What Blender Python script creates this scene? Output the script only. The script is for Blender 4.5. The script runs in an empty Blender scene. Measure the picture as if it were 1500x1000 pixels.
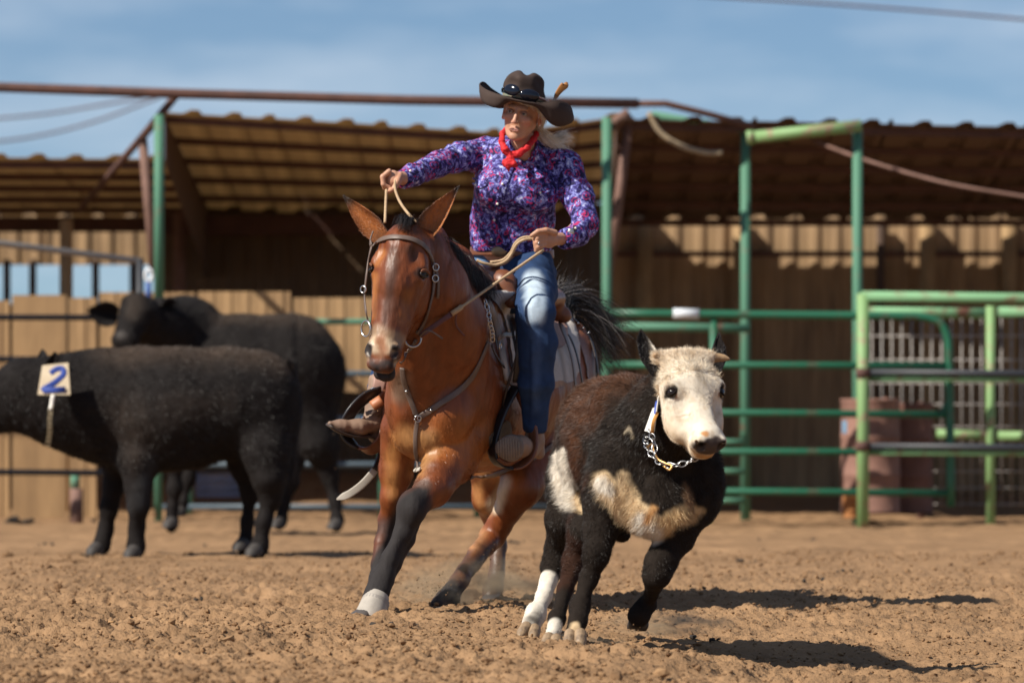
import bpy, math, random
import numpy as np
from mathutils import Vector, Matrix
R = math.radians
rng = np.random.default_rng(7)
random.seed(7)
scene = bpy.context.scene
COL = scene.collection
# ------------------------------------------------------------------ camera
FPX, CH, HY = 8333.0, 0.90, 583.0          # focal length in photo pixels, lens height, horizon row
cam_d = bpy.data.cameras.new('camera'); cam = bpy.data.objects.new('camera', cam_d); COL.objects.link(cam)
cam_d.lens = 200.0; cam_d.sensor_width = 36.0
cam_d.shift_y = (HY - 500.0) / 1500.0
cam_d.clip_start = 0.5; cam_d.clip_end = 6000
cam.location = (0, 0, CH); cam.rotation_euler = (R(90), 0, 0)
cam_d.dof.use_dof = True; cam_d.dof.focus_distance = 22.1; cam_d.dof.aperture_fstop = 3.8
scene.camera = cam
# ------------------------------------------------------------------ daylight
SUN = Vector((1.0, 0.62, -1.12)).normalized()        # the way the light travels
sd = bpy.data.lights.new('sun', 'SUN'); sd.energy = 5.0; sd.angle = R(0.53); sd.color = (1.0, 0.93, 0.82)
so = bpy.data.objects.new('sun', sd); COL.objects.link(so)
so.rotation_euler = SUN.to_track_quat('-Z', 'Y').to_euler(); so.location = (-8, 5, 12)
world = bpy.data.worlds.new('World'); scene.world = world; world.use_nodes = True
wt = world.node_tree; wt.nodes.clear()
def wn(t, **k):
    n = wt.nodes.new(t)
    for a, b in k.items(): setattr(n, a, b)
    return n
w_out = wn('ShaderNodeOutputWorld'); w_bg = wn('ShaderNodeBackground'); w_bg.inputs[1].default_value = 0.064
sky = wn('ShaderNodeTexSky', sky_type='NISHITA', sun_disc=False)
sky.sun_elevation = math.asin(-SUN.z); sky.sun_rotation = math.atan2(-SUN.x, -SUN.y)
sky.air_density = 1.0; sky.dust_density = 0.0; sky.ozone_density = 4.5; sky.altitude = 700
tc = wn('ShaderNodeTexCoord'); sep = wn('ShaderNodeSeparateXYZ'); cmb = wn('ShaderNodeCombineXYZ')
mad = wn('ShaderNodeMath', operation='MULTIPLY_ADD'); mad.inputs[1].default_value = 1.25; mad.inputs[2].default_value = 0.055
wt.links.new(tc.outputs['Generated'], sep.inputs[0])
wt.links.new(sep.outputs[0], cmb.inputs[0]); wt.links.new(sep.outputs[1], cmb.inputs[1])
wt.links.new(sep.outputs[2], mad.inputs[0]); wt.links.new(mad.outputs[0], cmb.inputs[2])
nrm = wn('ShaderNodeVectorMath', operation='NORMALIZE'); wt.links.new(cmb.outputs[0], nrm.inputs[0])
wt.links.new(nrm.outputs[0], sky.inputs[0])
# thin cirrus streaks
mp = wn('ShaderNodeMapping'); mp.inputs['Scale'].default_value = (7, 7, 30); mp.inputs['Location'].default_value = (1.3, 0.2, 0.4)
wt.links.new(tc.outputs['Generated'], mp.inputs[0])
cn = wn('ShaderNodeTexNoise'); cn.inputs['Scale'].default_value = 1.6; cn.inputs['Detail'].default_value = 5; cn.inputs['Roughness'].default_value = 0.55
wt.links.new(mp.outputs[0], cn.inputs[0])
cr = wn('ShaderNodeMapRange'); cr.inputs[1].default_value = 0.42; cr.inputs[2].default_value = 0.80; cr.inputs[3].default_value = 0.0; cr.inputs[4].default_value = 0.6
wt.links.new(cn.outputs[0], cr.inputs[0])
cm = wn('ShaderNodeMixRGB'); cm.inputs[2].default_value = (8.6, 9.4, 10.4, 1)
wt.links.new(cr.outputs[0], cm.inputs[0]); wt.links.new(sky.outputs[0], cm.inputs[1])
wt.links.new(cm.outputs[0], w_bg.inputs[0]); wt.links.new(w_bg.outputs[0], w_out.inputs[0])
scene.view_settings.view_transform = 'Standard'; scene.view_settings.look = 'None'
scene.view_settings.gamma = 1; scene.view_settings.exposure = 0.50; scene.view_settings.use_curve_mapping = False
try:
    scene.cycles.use_denoising = True; scene.cycles.max_bounces = 6; scene.cycles.transparent_max_bounces = 8
except Exception: pass

# ------------------------------------------------------------------ helpers
def P(px, py, Y, d=0.0):
    """photo pixel + distance from the camera -> world point"""
    y = Y + d
    return np.array(((px - 750.0) / FPX * y, y, CH + (HY - py) / FPX * y))
def S(Y): return Y / FPX             # metres per photo pixel at distance Y

def fnoise(p, scale, seed=0):
    """smooth value noise on an n x 3 (or n x 2) array, 0..1"""
    p = np.asarray(p, dtype=np.float64) * scale
    i = np.floor(p).astype(np.int64); f = p - i; f = f * f * (3 - 2 * f)
    def h(ix):
        n = np.zeros(ix.shape[0], dtype=np.uint64)
        for k, m in zip(range(ix.shape[1]), (73856093, 19349663, 83492791)):
            n ^= (ix[:, k] * m).astype(np.uint64)
        n ^= np.uint64(seed * 2654435761 % (2**32)); n = (n ^ (n >> np.uint64(13))) * np.uint64(1274126177)
        n ^= n >> np.uint64(16); n = n * np.uint64(2246822519); n ^= n >> np.uint64(15)
        return (n & np.uint64(0xFFFF)).astype(np.float64) / 65535.0
    dim = p.shape[1]; out = np.zeros(p.shape[0])
    for c in range(2 ** dim):
        w = np.ones(p.shape[0]); off = np.zeros(dim, dtype=np.int64)
        for k in range(dim):
            if c >> k & 1: off[k] = 1; w = w * f[:, k]
            else: w = w * (1 - f[:, k])
        out += w * h(i + off)
    return out
def fbm(p, scale, octv=3, seed=0, rough=0.5):
    a, t, o = 1.0, 0.0, 0.0
    for k in range(octv):
        o = o + a * fnoise(p, scale * 2 ** k, seed + k * 17); t += a; a *= rough
    return o / t
def sstep(a, b, x): t = np.clip((x - a) / (b - a), 0, 1); return t * t * (3 - 2 * t)

def link(name, me, parent=None, mats=()):
    o = bpy.data.objects.new(name, me); COL.objects.link(o)
    if parent is not None: o.parent = parent
    for m in (mats if isinstance(mats, (list, tuple)) else (mats,)):
        if m is not None and m.name not in [x.name for x in me.materials]: me.materials.append(m)
    return o
def mesh(name, V, F, mat=None, parent=None, smooth=True, origin=None):
    """link one mesh object; V in world coordinates, parents never carry a rotation"""
    V = np.asarray(V, dtype=np.float64)
    if origin is None: origin = V.mean(0) if parent is None else (V.min(0) + V.max(0)) / 2
    origin = np.asarray(origin, dtype=float)
    me = bpy.data.meshes.new(name)
    if isinstance(F, np.ndarray):
        k = F.shape[1]; me.vertices.add(len(V)); me.vertices.foreach_set('co', (V - origin).ravel())
        me.loops.add(F.size); me.loops.foreach_set('vertex_index', F.ravel().astype(np.int32))
        me.polygons.add(len(F)); me.polygons.foreach_set('loop_start', np.arange(0, F.size, k, dtype=np.int32))
        me.update(calc_edges=True)
    else:
        me.from_pydata([tuple(v) for v in (V - origin)], [], [tuple(f) for f in F]); me.update()
    me.shade_smooth() if smooth else me.shade_flat()
    o = link(name, me, None, mat)
    if parent is not None:
        o.parent = parent; o.location = Vector(origin) - Vector(parent.get('_w', (0, 0, 0)))
        o['_w'] = tuple(origin)
    else:
        o.location = origin; o['_w'] = tuple(origin)
    return o
def empty(name, loc):
    o = bpy.data.objects.new(name, None); COL.objects.link(o); o.location = loc; o['_w'] = tuple(float(v) for v in loc)
    o.empty_display_size = 0.2; return o
def tag(o, label=None, cat=None, group=None, kind=None):
    if label: o['label'] = label
    if cat: o['category'] = cat
    if group: o['group'] = group
    if kind: o['kind'] = kind
    return o
def join(parts):
    V, F, n = [], [], 0
    for v, f in parts:
        v = np.asarray(v, dtype=float); V.append(v); F += [tuple(i + n for i in q) for q in f]; n += len(v)
    return np.vstack(V), F
def catmull(pts, n=6):
    pts = [np.asarray(p, dtype=float) for p in pts]
    if len(pts) < 3: return pts
    q = [2 * pts[0] - pts[1]] + pts + [2 * pts[-1] - pts[-2]]; out = []
    for i in range(1, len(q) - 2):
        for k in range(n):
            t = k / n; a, b, c, d = q[i - 1:i + 3]
            out.append(.5 * (2 * b + (c - a) * t + (2 * a - 5 * b + 4 * c - d) * t * t + (3 * b - a - 3 * c + d) * t ** 3))
    out.append(pts[-1]); return out
def tube_g(pts, r, seg=10, rx=None, up=None, caps=True):
    """a swept tube; r number or list; rx = (width, thickness) half sizes for a strap, up = direction of the thickness (vector or list)"""
    pts = [np.asarray(p, dtype=float) for p in pts]; n = len(pts)
    rs = r if hasattr(r, '__len__') else [r] * n
    V, F = [], []; prev = None
    for i, p in enumerate(pts):
        t = pts[min(i + 1, n - 1)] - pts[max(i - 1, 0)]; t = t / (np.linalg.norm(t) + 1e-12)
        if up is not None:
            u0 = up[i] if hasattr(up[0], '__len__') else up
            a = np.asarray(u0, dtype=float)
        else: a = prev if prev is not None else (np.array((0, 0, 1.)) if abs(t[2]) < .9 else np.array((1., 0, 0)))
        a = a - t * a.dot(t); a = a / (np.linalg.norm(a) + 1e-12); b = np.cross(t, a); prev = a
        for k in range(seg):
            th = 2 * math.pi * (k + .5) / seg
            if rx:
                c, s_ = math.cos(th), math.sin(th)
                c = math.copysign(abs(c) ** .45, c); s_ = math.copysign(abs(s_) ** .45, s_)
                V.append(p + a * c * rx[1] * rs[i] + b * s_ * rx[0] * rs[i])
            else: V.append(p + (a * math.cos(th) + b * math.sin(th)) * rs[i])
    for i in range(n - 1):
        for k in range(seg):
            k2 = (k + 1) % seg
            F.append((i * seg + k, i * seg + k2, (i + 1) * seg + k2, (i + 1) * seg + k))
    if caps: F.append(tuple(range(seg - 1, -1, -1))); F.append(tuple((n - 1) * seg + k for k in range(seg)))
    return np.array(V), F
def box_g(lo, hi, bev=0.0):
    x0, y0, z0 = lo; x1, y1, z1 = hi
    if bev <= 0:
        V = [(x, y, z) for x in (x0, x1) for y in (y0, y1) for z in (z0, z1)]
        return np.array(V, float), [(0, 1, 3, 2), (4, 6, 7, 5), (0, 4, 5, 1), (2, 3, 7, 6), (0, 2, 6, 4), (1, 5, 7, 3)]
    # bevelled outline in xz, extruded in y
    b = bev; o = [(x0 + b, z0), (x1 - b, z0), (x1, z0 + b), (x1, z1 - b), (x1 - b, z1), (x0 + b, z1), (x0, z1 - b), (x0, z0 + b)]
    V = [(x, y0, z) for x, z in o] + [(x, y1, z) for x, z in o]
    F = [tuple(range(8)), tuple(range(15, 7, -1))] + [(k, k + 8, (k + 1) % 8 + 8, (k + 1) % 8) for k in range(8)]
    return np.array(V, float), F
def tube(name, pts, r, mat, parent=None, **k):
    v, f = tube_g(pts, r, **k); return mesh(name, v, f, mat, parent)

# ------------------------------------------------------------------ materials
MATS = {}
def mat(name, col, rough=0.8, var=0.25, scale=8.0, col2=None, bump=0.0, bscale=None, metal=0.0, spec=0.5, vcol=None, stretch=None, thresh=None, coat=0.0, trans=None):
    if name in MATS: return MATS[name]
    m = bpy.data.materials.new(name); m.use_nodes = True; nt = m.node_tree; b = nt.nodes['Principled BSDF']
    N = nt.nodes.new; L = nt.links.new
    c1 = tuple(col) + (1,)
    if col2 is None: c2 = tuple(c * (1 - var) for c in col) + (1,)
    else: c2 = tuple(col2) + (1,)
    co = N('ShaderNodeTexCoord'); src = co.outputs['Object']
    if stretch:
        mp_ = N('ShaderNodeMapping'); mp_.inputs['Scale'].default_value = stretch; L(src, mp_.inputs[0]); src = mp_.outputs[0]
    no = N('ShaderNodeTexNoise'); no.inputs['Scale'].default_value = scale; no.inputs['Detail'].default_value = 6; no.inputs['Roughness'].default_value = .6
    L(src, no.inputs[0])
    mr = N('ShaderNodeMapRange'); t0, t1 = thresh or (.3, .7); mr.inputs[1].default_value = t0; mr.inputs[2].default_value = t1; L(no.outputs[0], mr.inputs[0])
    mx = N('ShaderNodeMixRGB'); L(mr.outputs[0], mx.inputs[0])
    if vcol:
        at = N('ShaderNodeVertexColor'); at.layer_name = vcol
        mu = N('ShaderNodeMixRGB'); mu.blend_type = 'MULTIPLY'; mu.inputs[0].default_value = 1
        mx.inputs[1].default_value = (1, 1, 1, 1); mx.inputs[2].default_value = (1 - var,) * 3 + (1,)
        L(at.outputs[0], mu.inputs[1]); L(mx.outputs[0], mu.inputs[2]); L(mu.outputs[0], b.inputs['Base Color'])
    else:
        mx.inputs[1].default_value = c1; mx.inputs[2].default_value = c2; L(mx.outputs[0], b.inputs['Base Color'])
    b.inputs['Roughness'].default_value = rough; b.inputs['Metallic'].default_value = metal
    b.inputs['Specular IOR Level'].default_value = spec
    if coat: b.inputs['Coat Weight'].default_value = coat; b.inputs['Coat Roughness'].default_value = .15
    if bump:
        n2 = N('ShaderNodeTexNoise'); n2.inputs['Scale'].default_value = bscale or scale * 4; n2.inputs['Detail'].default_value = 4; L(src, n2.inputs[0])
        bp = N('ShaderNodeBump'); bp.inputs['Strength'].default_value = 1; bp.inputs['Distance'].default_value = bump; L(n2.outputs[0], bp.inputs['Height']); L(bp.outputs[0], b.inputs['Normal'])
    MATS[name] = m; return m
# ------------------------------------------------------------------ ground
DIRT = mat('dirt', (.335, .203, .108), .95, .0, 1.3, col2=(.20, .120, .064), bump=.010, bscale=70, spec=.1)
CLOD = mat('clod', (.30, .180, .092), .95, .0, 9.0, col2=(.13, .075, .042), spec=.1)
def ground_base(x, y):
    z = -0.085 * sstep(.25, 1.1, x) * (1 - sstep(21.3, 23.5, y)) 
    z = z - 0.03 * sstep(.5, 1.6, x) * (1 - sstep(23, 26, y))
    z = z + 0.05 * sstep(39, 44, y) * sstep(-3, -1.8, x) * (1 - sstep(-1.2, -.7, x)) + .22 * sstep(43.0, 49, y)
    return z
def ground_z(x, y, detail=True):
    x = np.atleast_1d(np.asarray(x, float)); y = np.atleast_1d(np.asarray(y, float))
    p = np.stack([x, y], 1)
    z = ground_base(x, y) + .035 * (fnoise(p, .9, 3) - .5)
    if detail:
        near = 1 - .45 * sstep(22, 30, y)
        churn = .55 + .9 * fnoise(p, .5, 9)
        z = z + near * churn * (.040 * (fnoise(p * (1, .8), 5, 11) - .5) + .036 * (fnoise(p, 15, 12) - .5))
        far = (1 - sstep(24, 34, y))
        r = np.abs(fnoise(p, 26, 13) - .5) * 2
        z = z + far * churn * (.026 * (.5 - r) + .020 * (fnoise(p, 46, 14) - .5))
    return z
def spaced(a, b, h0, h1, n_out, far):
    pass
xs = [0.0]
while xs[-1] < 400:
    x = xs[-1]; xs.append(x + (.0115 if x < 2.45 else min(.0115 * 1.0 + (x - 2.45) * .035, 40)))
xs = np.array([-v for v in xs[:0:-1]] + xs)
ys = [15.0]
while ys[-1] < 4000:
    y = ys[-1]; ys.append(y + (.05 if y < 17.5 else .020 if y < 23.5 else .020 + (y - 23.5) * .011 if y < 50 else (y - 48) * .16))
ys = np.array([-200, -20, 0, 8, 12] + ys)
GX, GY = np.meshgrid(xs, ys)
GZ = ground_z(GX.ravel(), GY.ravel())
gv = np.stack([GX.ravel(), GY.ravel(), GZ], 1); nx, ny = len(xs), len(ys)
ii = (np.arange(ny - 1)[:, None] * nx + np.arange(nx - 1)[None, :]).ravel()
gf = np.stack([ii, ii + 1, ii + nx + 1, ii + nx], 1)
ground = mesh('ground', gv, gf, DIRT, origin=(0, 0, 0)); tag(ground, 'churned tan arena dirt', kind='structure')
# loose clods lying on it
def blobs(C, Rr, seed, flat=.75):
    """n little lumps (distorted icosahedra) as one vertex/face array"""
    g = (1 + 5 ** .5) / 2
    iv = np.array([(-1, g, 0), (1, g, 0), (-1, -g, 0), (1, -g, 0), (0, -1, g), (0, 1, g), (0, -1, -g), (0, 1, -g), (g, 0, -1), (g, 0, 1), (-g, 0, -1), (-g, 0, 1)]) / math.sqrt(1 + g * g)
    jf = np.array([(0, 11, 5), (0, 5, 1), (0, 1, 7), (0, 7, 10), (0, 10, 11), (1, 5, 9), (5, 11, 4), (11, 10, 2), (10, 7, 6), (7, 1, 8), (3, 9, 4), (3, 4, 2), (3, 2, 6), (3, 6, 8), (3, 8, 9), (4, 9, 5), (2, 4, 11), (6, 2, 10), (8, 6, 7), (9, 8, 1)])
    r_ = np.random.default_rng(seed); n = len(C)
    k = r_.uniform(.6, 1.25, (n, 12, 1)); sx = r_.uniform(.7, 1.3, (n, 1, 3)); sx[:, :, 2] *= flat
    a = r_.uniform(0, 6.28, n); ca, sa = np.cos(a), np.sin(a)
    v = iv[None] * k * sx * np.asarray(Rr)[:, None, None]
    x = v[:, :, 0] * ca[:, None] - v[:, :, 1] * sa[:, None]; y = v[:, :, 0] * sa[:, None] + v[:, :, 1] * ca[:, None]
    v = np.stack([x, y, v[:, :, 2]], 2) + np.asarray(C)[:, None, :]
    f = jf[None] + (np.arange(n) * 12)[:, None, None]
    return v.reshape(-1, 3), f.reshape(-1, 3)
n = 60000
cy = 17.2 + 16 * rng.random(n) ** 2.0; cx = (rng.random(n) - .5) * 2 * (cy * .098)
dens = fnoise(np.stack([cx, cy], 1), 1.3, 21); keep = rng.random(n) < (.25 + 1.3 * np.clip(dens - .25, 0, 1)); cx, cy = cx[keep], cy[keep]
cr_ = .0042 * np.exp(rng.normal(0, .50, len(cx))) + .0010; big = rng.random(len(cx)) < .004; cr_[big] *= rng.uniform(1.5, 2.2, big.sum())
cz = ground_z(cx, cy) + cr_ * .35
cv, cf = blobs(np.stack([cx, cy, cz], 1), cr_, 5)
o = mesh('dirt_clods', cv, cf, CLOD, smooth=False, origin=(0, 20, 0)); tag(o, 'loose crumbs and clods of dirt lying over the arena', kind='stuff')

# ------------------------------------------------------------------ pipes, sheds and pens
GREEN = mat('green_enamel', (.013, .110, .058), .45, 0, 6, col2=(.06, .085, .05), thresh=(.56, .66))
LGREEN = mat('pale_green_paint', (.19, .33, .13), .6, 0, 9, col2=(.26, .20, .12), bump=.001, thresh=(.54, .62))
TGREEN = mat('teal_green_paint', (.065, .19, .12), .7, 0, 6, col2=(.17, .12, .08), thresh=(.58, .66))
RUSTP = mat('rust_and_green_paint', (.16, .34, .17), .7, 0, 6, col2=(.17, .075, .045), thresh=(.52, .66))
DARKP = mat('dark_pipe', (.022, .026, .035), .5, .3, 6)
RUST = mat('rusty_steel', (.12, .055, .04), .85, 0, 6, col2=(.07, .035, .028))
BROWNP = mat('brown_pipe', (.20, .11, .085), .8, 0, 8, col2=(.13, .07, .05))
GREYP = mat('galvanised_pipe', (.33, .31, .28), .55, .25, 6)
TIMB = mat('timber_post', (.42, .27, .13), .85, .4, 6, stretch=(3, 3, .6))
TIMBD = mat('dark_timber_post', (.10, .06, .04), .85, .4, 6, stretch=(3, 3, .6))
TANW = mat('tan_sheet', (.41, .255, .12), .85, 0, 1.3, col2=(.24, .145, .068), stretch=(4, 1, .8), bump=.002, bscale=10)
BACKW = mat('brown_siding', (.40, .26, .135), .9, 0, 1.6, col2=(.20, .128, .070), stretch=(5, 1, .8))
TANR = mat('tan_roof_sheet', (.60, .47, .31), .7, 0, 1.5, col2=(.44, .33, .21))
_nt = TANR.node_tree; _b = _nt.nodes['Principled BSDF']; _tr = _nt.nodes.new('ShaderNodeBsdfTranslucent'); _tr.inputs[0].default_value = (.56, .43, .26, 1); _mx = _nt.nodes.new('ShaderNodeMixShader'); _mx.inputs[0].default_value = .30
_out = _nt.nodes['Material Output']; _nt.links.new(_b.outputs[0], _mx.inputs[1]); _nt.links.new(_tr.outputs[0], _mx.inputs[2]); _nt.links.new(_mx.outputs[0], _out.inputs[0])
BRNR = mat('brown_roof_sheet', (.12, .075, .05), .8, 0, 1.5, col2=(.09, .05, .035))
WIRE = mat('wire', (.42, .39, .36), .5, .1, 8, metal=.4)
ROPE = mat('rope', (.36, .28, .18), .9, .3, 30)

def pipe(name, a, b, Y, px_r, m, parent, Yb=None):
    p, q = P(a[0], a[1], Y), P(b[0], b[1], Yb or Y)
    return tube(name, [p, (p + q) / 2, q], px_r * S(Y), m, parent, seg=12)
def thing(name, label, cat, loc, group=None): return tag(empty(name, loc), label, cat, group)
def zg(x, y): return float(ground_z([x], [y], False)[0])
def post(name, px, top, Y, r, m, parent, base=None, square=False):
    p = P(px, top, Y); z0 = zg(p[0], Y) - .08 if base is None else base
    rr = r * S(Y)
    if square: v, f = box_g((p[0] - rr, Y - rr, z0), (p[0] + rr, Y + rr, p[2]), rr * .12)
    else: v, f = tube_g([(p[0], Y, z0), (p[0], Y, (z0 + p[2]) / 2), (p[0], Y, p[2])], rr, 12)
    return mesh(name, v, f, m, parent)

# corrugated sheet: ribs every pitch, depth dep; runs along the vector `run` from edge a towards b
def sheet_g(a, b, run, pitch, dep, nrm_, thick=.003, ntop=.35, jag=0.0):
    a, b, run, nrm_ = (np.asarray(v, float) for v in (a, b, run, nrm_)); L_ = np.linalg.norm(b - a); u = (b - a) / L_
    prof = []; t = 0.0
    while t < L_ - 1e-4:
        w = min(pitch, L_ - t); prof += [(t, 0), (t + w * (1 - ntop) * .8, 0), (t + w * (1 - ntop * .75), dep), (t + w * (1 - ntop * .2), dep)]; t += pitch
    prof.append((L_, 0)); V = []; m_ = len(prof)
    for s_ in (0, 1):
        for k in (0, 1):
            for (x, d) in prof: V.append(a + u * x + nrm_ * (d + s_ * thick) + run * k)
    F = []
    for s_ in (0, 1):
        for i in range(m_ - 1):
            q = (s_ * 2 * m_ + i, s_ * 2 * m_ + i + 1, s_ * 2 * m_ + m_ + i + 1, s_ * 2 * m_ + m_ + i); F.append(q if s_ else q[::-1])
    for k in (0, 1):
        for i in range(m_ - 1): F.append((k * m_ + i, k * m_ + i + 1, 2 * m_ + k * m_ + i + 1, 2 * m_ + k * m_ + i))
    for i in (0, m_ - 1): F.append((i, m_ + i, 3 * m_ + i, 2 * m_ + i))
    return np.array(V), F
def roof_section(par, xa, xb, fy0, fy1, Yf, by, Yb, m, w=.92, npur=6, mp_=None, jit=.0):
    """sheets and purlins between photo columns xa..xb; front edge rows fy0..fy1 at distance Yf, back row by at Yb"""
    A, B = P(xa, fy0, Yf), P(xb, fy1, Yf); zb = CH + (HY - by) / FPX * Yb
    L_ = B[0] - A[0]; n_ = max(1, round(L_ / w))
    for k in range(n_):
        x0, x1 = A[0] + L_ * k / n_, A[0] + L_ * (k + 1) / n_ + .02
        z0 = A[2] + (B[2] - A[2]) * k / n_ + random.uniform(-jit, jit); z1 = A[2] + (B[2] - A[2]) * (k + 1) / n_
        a = np.array((x0, Yf - .12 + random.uniform(-.03, .03), z0 + .004 * (k % 2))); b = np.array((x1, a[1], z1 + .004 * (k % 2)))
        run = np.array((0, Yb - a[1], zb - (z0 + z1) / 2))
        nn = np.array((0, -run[2], run[1])); nn /= np.linalg.norm(nn)
        v, f = sheet_g(a, b, run, .305, .032, nn); mesh('roof_sheet', v, f, m, par, smooth=False)
    for k in range(npur):
        t = (k + .02) / (npur - 1) * .97 + .005
        y = Yf + (Yb - Yf) * t
        za = A[2] + (zb - A[2]) * t; zb_ = B[2] + (zb - B[2]) * t
        v, f = box_g((A[0], y - .02, -.065), (B[0] + .02, y + .025, -.012))
        v[:, 2] += za + (zb_ - za) * (v[:, 0] - A[0]) / L_
        mesh('purlin', v, f, mp_ or RUST, par, smooth=False)
def wall_section(par, xa, xb, top, Y, m, w=1.0, base=None, pitch=.2, dep=.02, name='wall_sheet', z0=None):
    A, B = P(xa, top, Y), P(xb, top, Y); L_ = B[0] - A[0]; n_ = max(1, round(L_ / w))
    for k in range(n_):
        x0, x1 = A[0] + L_ * k / n_, A[0] + L_ * (k + 1) / n_ + .03
        zz = (zg((x0 + x1) / 2, Y) - .1) if z0 is None else z0
        tp = A[2] + random.uniform(-.02, .02)
        dy = (k % 2) * .004
        v, f = sheet_g((x0, Y + dy, zz), (x1, Y + dy, zz), (0, 0, tp - zz), pitch, dep, (0, -1, 0)); mesh(name, v, f, m, par, smooth=False)

shed = thing('open_shed', 'long open-fronted shed with corrugated tan and brown roof behind the arena fence', 'shed', (0, 46, .1))
roof_section(shed, -1300, 236, 228, 234, 43.2, 318, 49.5, TANR)
roof_section(shed, 238, 730, 166, 196, 42.6, 312, 48.75, TANR, npur=6)
roof_section(shed, 731, 905, 196, 172, 42.6, 312, 48.75, TANR, npur=6, jit=.01)
roof_section(shed, 906, 1900, 176, 196, 41.4, 322, 46.35, BRNR, npur=6)
wall_section(shed, 890, 1900, 308, 46.6, BACKW, w=.95, z0=-.1)
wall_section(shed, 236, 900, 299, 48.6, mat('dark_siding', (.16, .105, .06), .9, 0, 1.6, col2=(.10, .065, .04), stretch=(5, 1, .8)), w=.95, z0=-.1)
# left end: sill wall, posts and openings to the sky above it
wall_section(shed, -1300, 236, 447, 49.8, BACKW, z0=-.1)
wall_section(shed, -1300, 236, 308, 49.8, BACKW, z0=CH + (HY - 388) / FPX * 49.8, name='wall_sheet')
for px in (-150, -95, -40, 10, 48, 96, 140, 195): post('window_post', px, 380, 49.75, 5, TIMBD, shed, base=1.5, square=True)
for px, m_ in ((945, TIMB), (1085, TIMB), (1290, TIMBD), (1358, TIMB), (1478, TIMB), (1600, TIMB)): post('wall_post', px, 322, 46.5, 11 if m_ is TIMB else 6, m_, shed, square=True)
v, f = box_g((P(890, 0, 46.55)[0], 46.47, P(0, 376, 46.5)[2]), (P(1900, 0, 46.5)[0], 46.53, P(0, 368, 46.5)[2])); mesh('girt', v, f, RUST, shed, smooth=False)
for px in (263,): post('shed_post', px, 312, 47.6, 9, BROWNP, shed)
post('shed_post', 97, 322, 44.2, 9, TIMB, shed, square=True)
v, f = box_g((P(236, 0, 48.3)[0], 48.2, P(0, 345, 48.3)[2]), (P(890, 0, 48.3)[0], 48.32, P(0, 316, 48.3)[2])); mesh('header_beam', v, f, RUST, shed, smooth=False)
v, f = box_g((P(-1300, 0, 49)[0], 48.9, P(0, 340, 49)[2]), (P(236, 0, 49)[0], 49.0, P(0, 318, 49)[2])); mesh('header_beam', v, f, RUST, shed, smooth=False)

low = thing('sheet_fence', 'low sunlit tan sheet fence standing behind the black cattle', 'fence', (-2.5, 42.4, 0))
for i, (xa, xb, tp) in enumerate(((-1300, -760, 436), (-760, -480, 432), (-480, -200, 434), (-200, 18, 440), (18, 101, 432), (101, 146, 436), (146, 290, 428), (290, 430, 427), (430, 600, 436))):
    Yw = 42.4 if xb <= 146 else 42.38; zb_ = -.05 if xb <= 146 else P(0, 574, 42.4)[2]
    A, B = P(xa, tp, Yw), P(xb, tp, Yw)
    v, f = sheet_g((A[0], Yw, zb_), (B[0] - .02, Yw, zb_), (0, 0, A[2] - zb_), .13 if (xa, xb) != (18, 101) else .5, .006 if (xa, xb) != (18, 101) else .003, (0, -1, 0)); mesh('sheet', v, f, TANW, low, smooth=False)
def sun_block(xg, z0, y0, z1, y1, h0, h1):  # added sheets, edge-on, stopping sun leaking in between the roof levels
    v = np.array([(xg, y0, z0), (xg, y1, z1), (xg, y1, z1 - h1), (xg, y0, z0 - h0)]); v = np.vstack([v, v + (.004, 0, 0)])
    mesh('sun_block_sheet', v, [(0, 1, 2, 3), (7, 6, 5, 4), (0, 4, 5, 1), (1, 5, 6, 2), (2, 6, 7, 3), (3, 7, 4, 0)], BRNR, shed, smooth=False)
sun_block(P(238, 0, 42.6)[0] + .02, P(0, 168, 42.6)[2], 42.5, P(0, 312, 48.75)[2] + .02, 48.75, .36, .6)
sun_block(P(906, 0, 41.4)[0] - .02, P(0, 176, 41.4)[2], 41.3, P(0, 322, 46.35)[2] + .02, 46.35, .2, .5)
# canopy frame of pipes
fr = thing('pipe_frame', 'tall frame of dark, brown and green pipes carrying the shed roof edge', 'frame', (0, 41, 0))
p = [P(-1300, 82, 41), P(250, 137, 41), P(600, 147, 41), P(935, 152, 41), P(975, 152, 41), P(1105, 186, 41.2)]
tube('top_beam', [p[0], p[1], p[2], p[3]], 7.5 * S(41), RUST, fr, seg=12)
tube('top_beam', [p[3], p[4], P(1040, 168, 41.1), p[5]], 5 * S(41), RUST, fr, seg=12)
pipe('upright', (233, 168), (233, 445), 41.0, 7.5, TGREEN, fr); post('upright', 232, 440, 41.0, 6, TGREEN, fr)
pipe('brace', (258, 140), (207, 203), 41.1, 6, RUST, fr); pipe('brace', (209, 200), (118, 306), 41.1, 5.5, RUST, fr, Yb=45)
pipe('brace', (209, 204), (226, 400), 41.2, 7, BROWNP, fr)
post('upright', 889, 172, 41.3, 7.5, TGREEN, fr)
pipe('brace', (922, 172), (890, 420), 41.45, 7.5, BROWNP, fr); pipe('brace', (922, 166), (892, 186), 41.4, 9, BROWNP, fr)
pipe('brace', (955, 168), (1098, 192), 41.6, 6, TGREEN, fr)
post('upright', 1092, 190, 41.5, 7.5, TGREEN, fr)
post('upright', 1256, 186, 40.6, 7.5, TGREEN, fr)
t_ = thing('green_gate_arm', 'lime green pipe arm bracketed between two tall posts under the roof edge', 'pipe', P(1180, 195, 40.6))
pipe('arm', (1104, 201), (1262, 184), 40.6, 9, LGREEN, t_, Yb=40.5); pipe('end_cap', (1094, 202), (1104, 201), 40.6, 10.5, LGREEN, t_)
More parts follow.
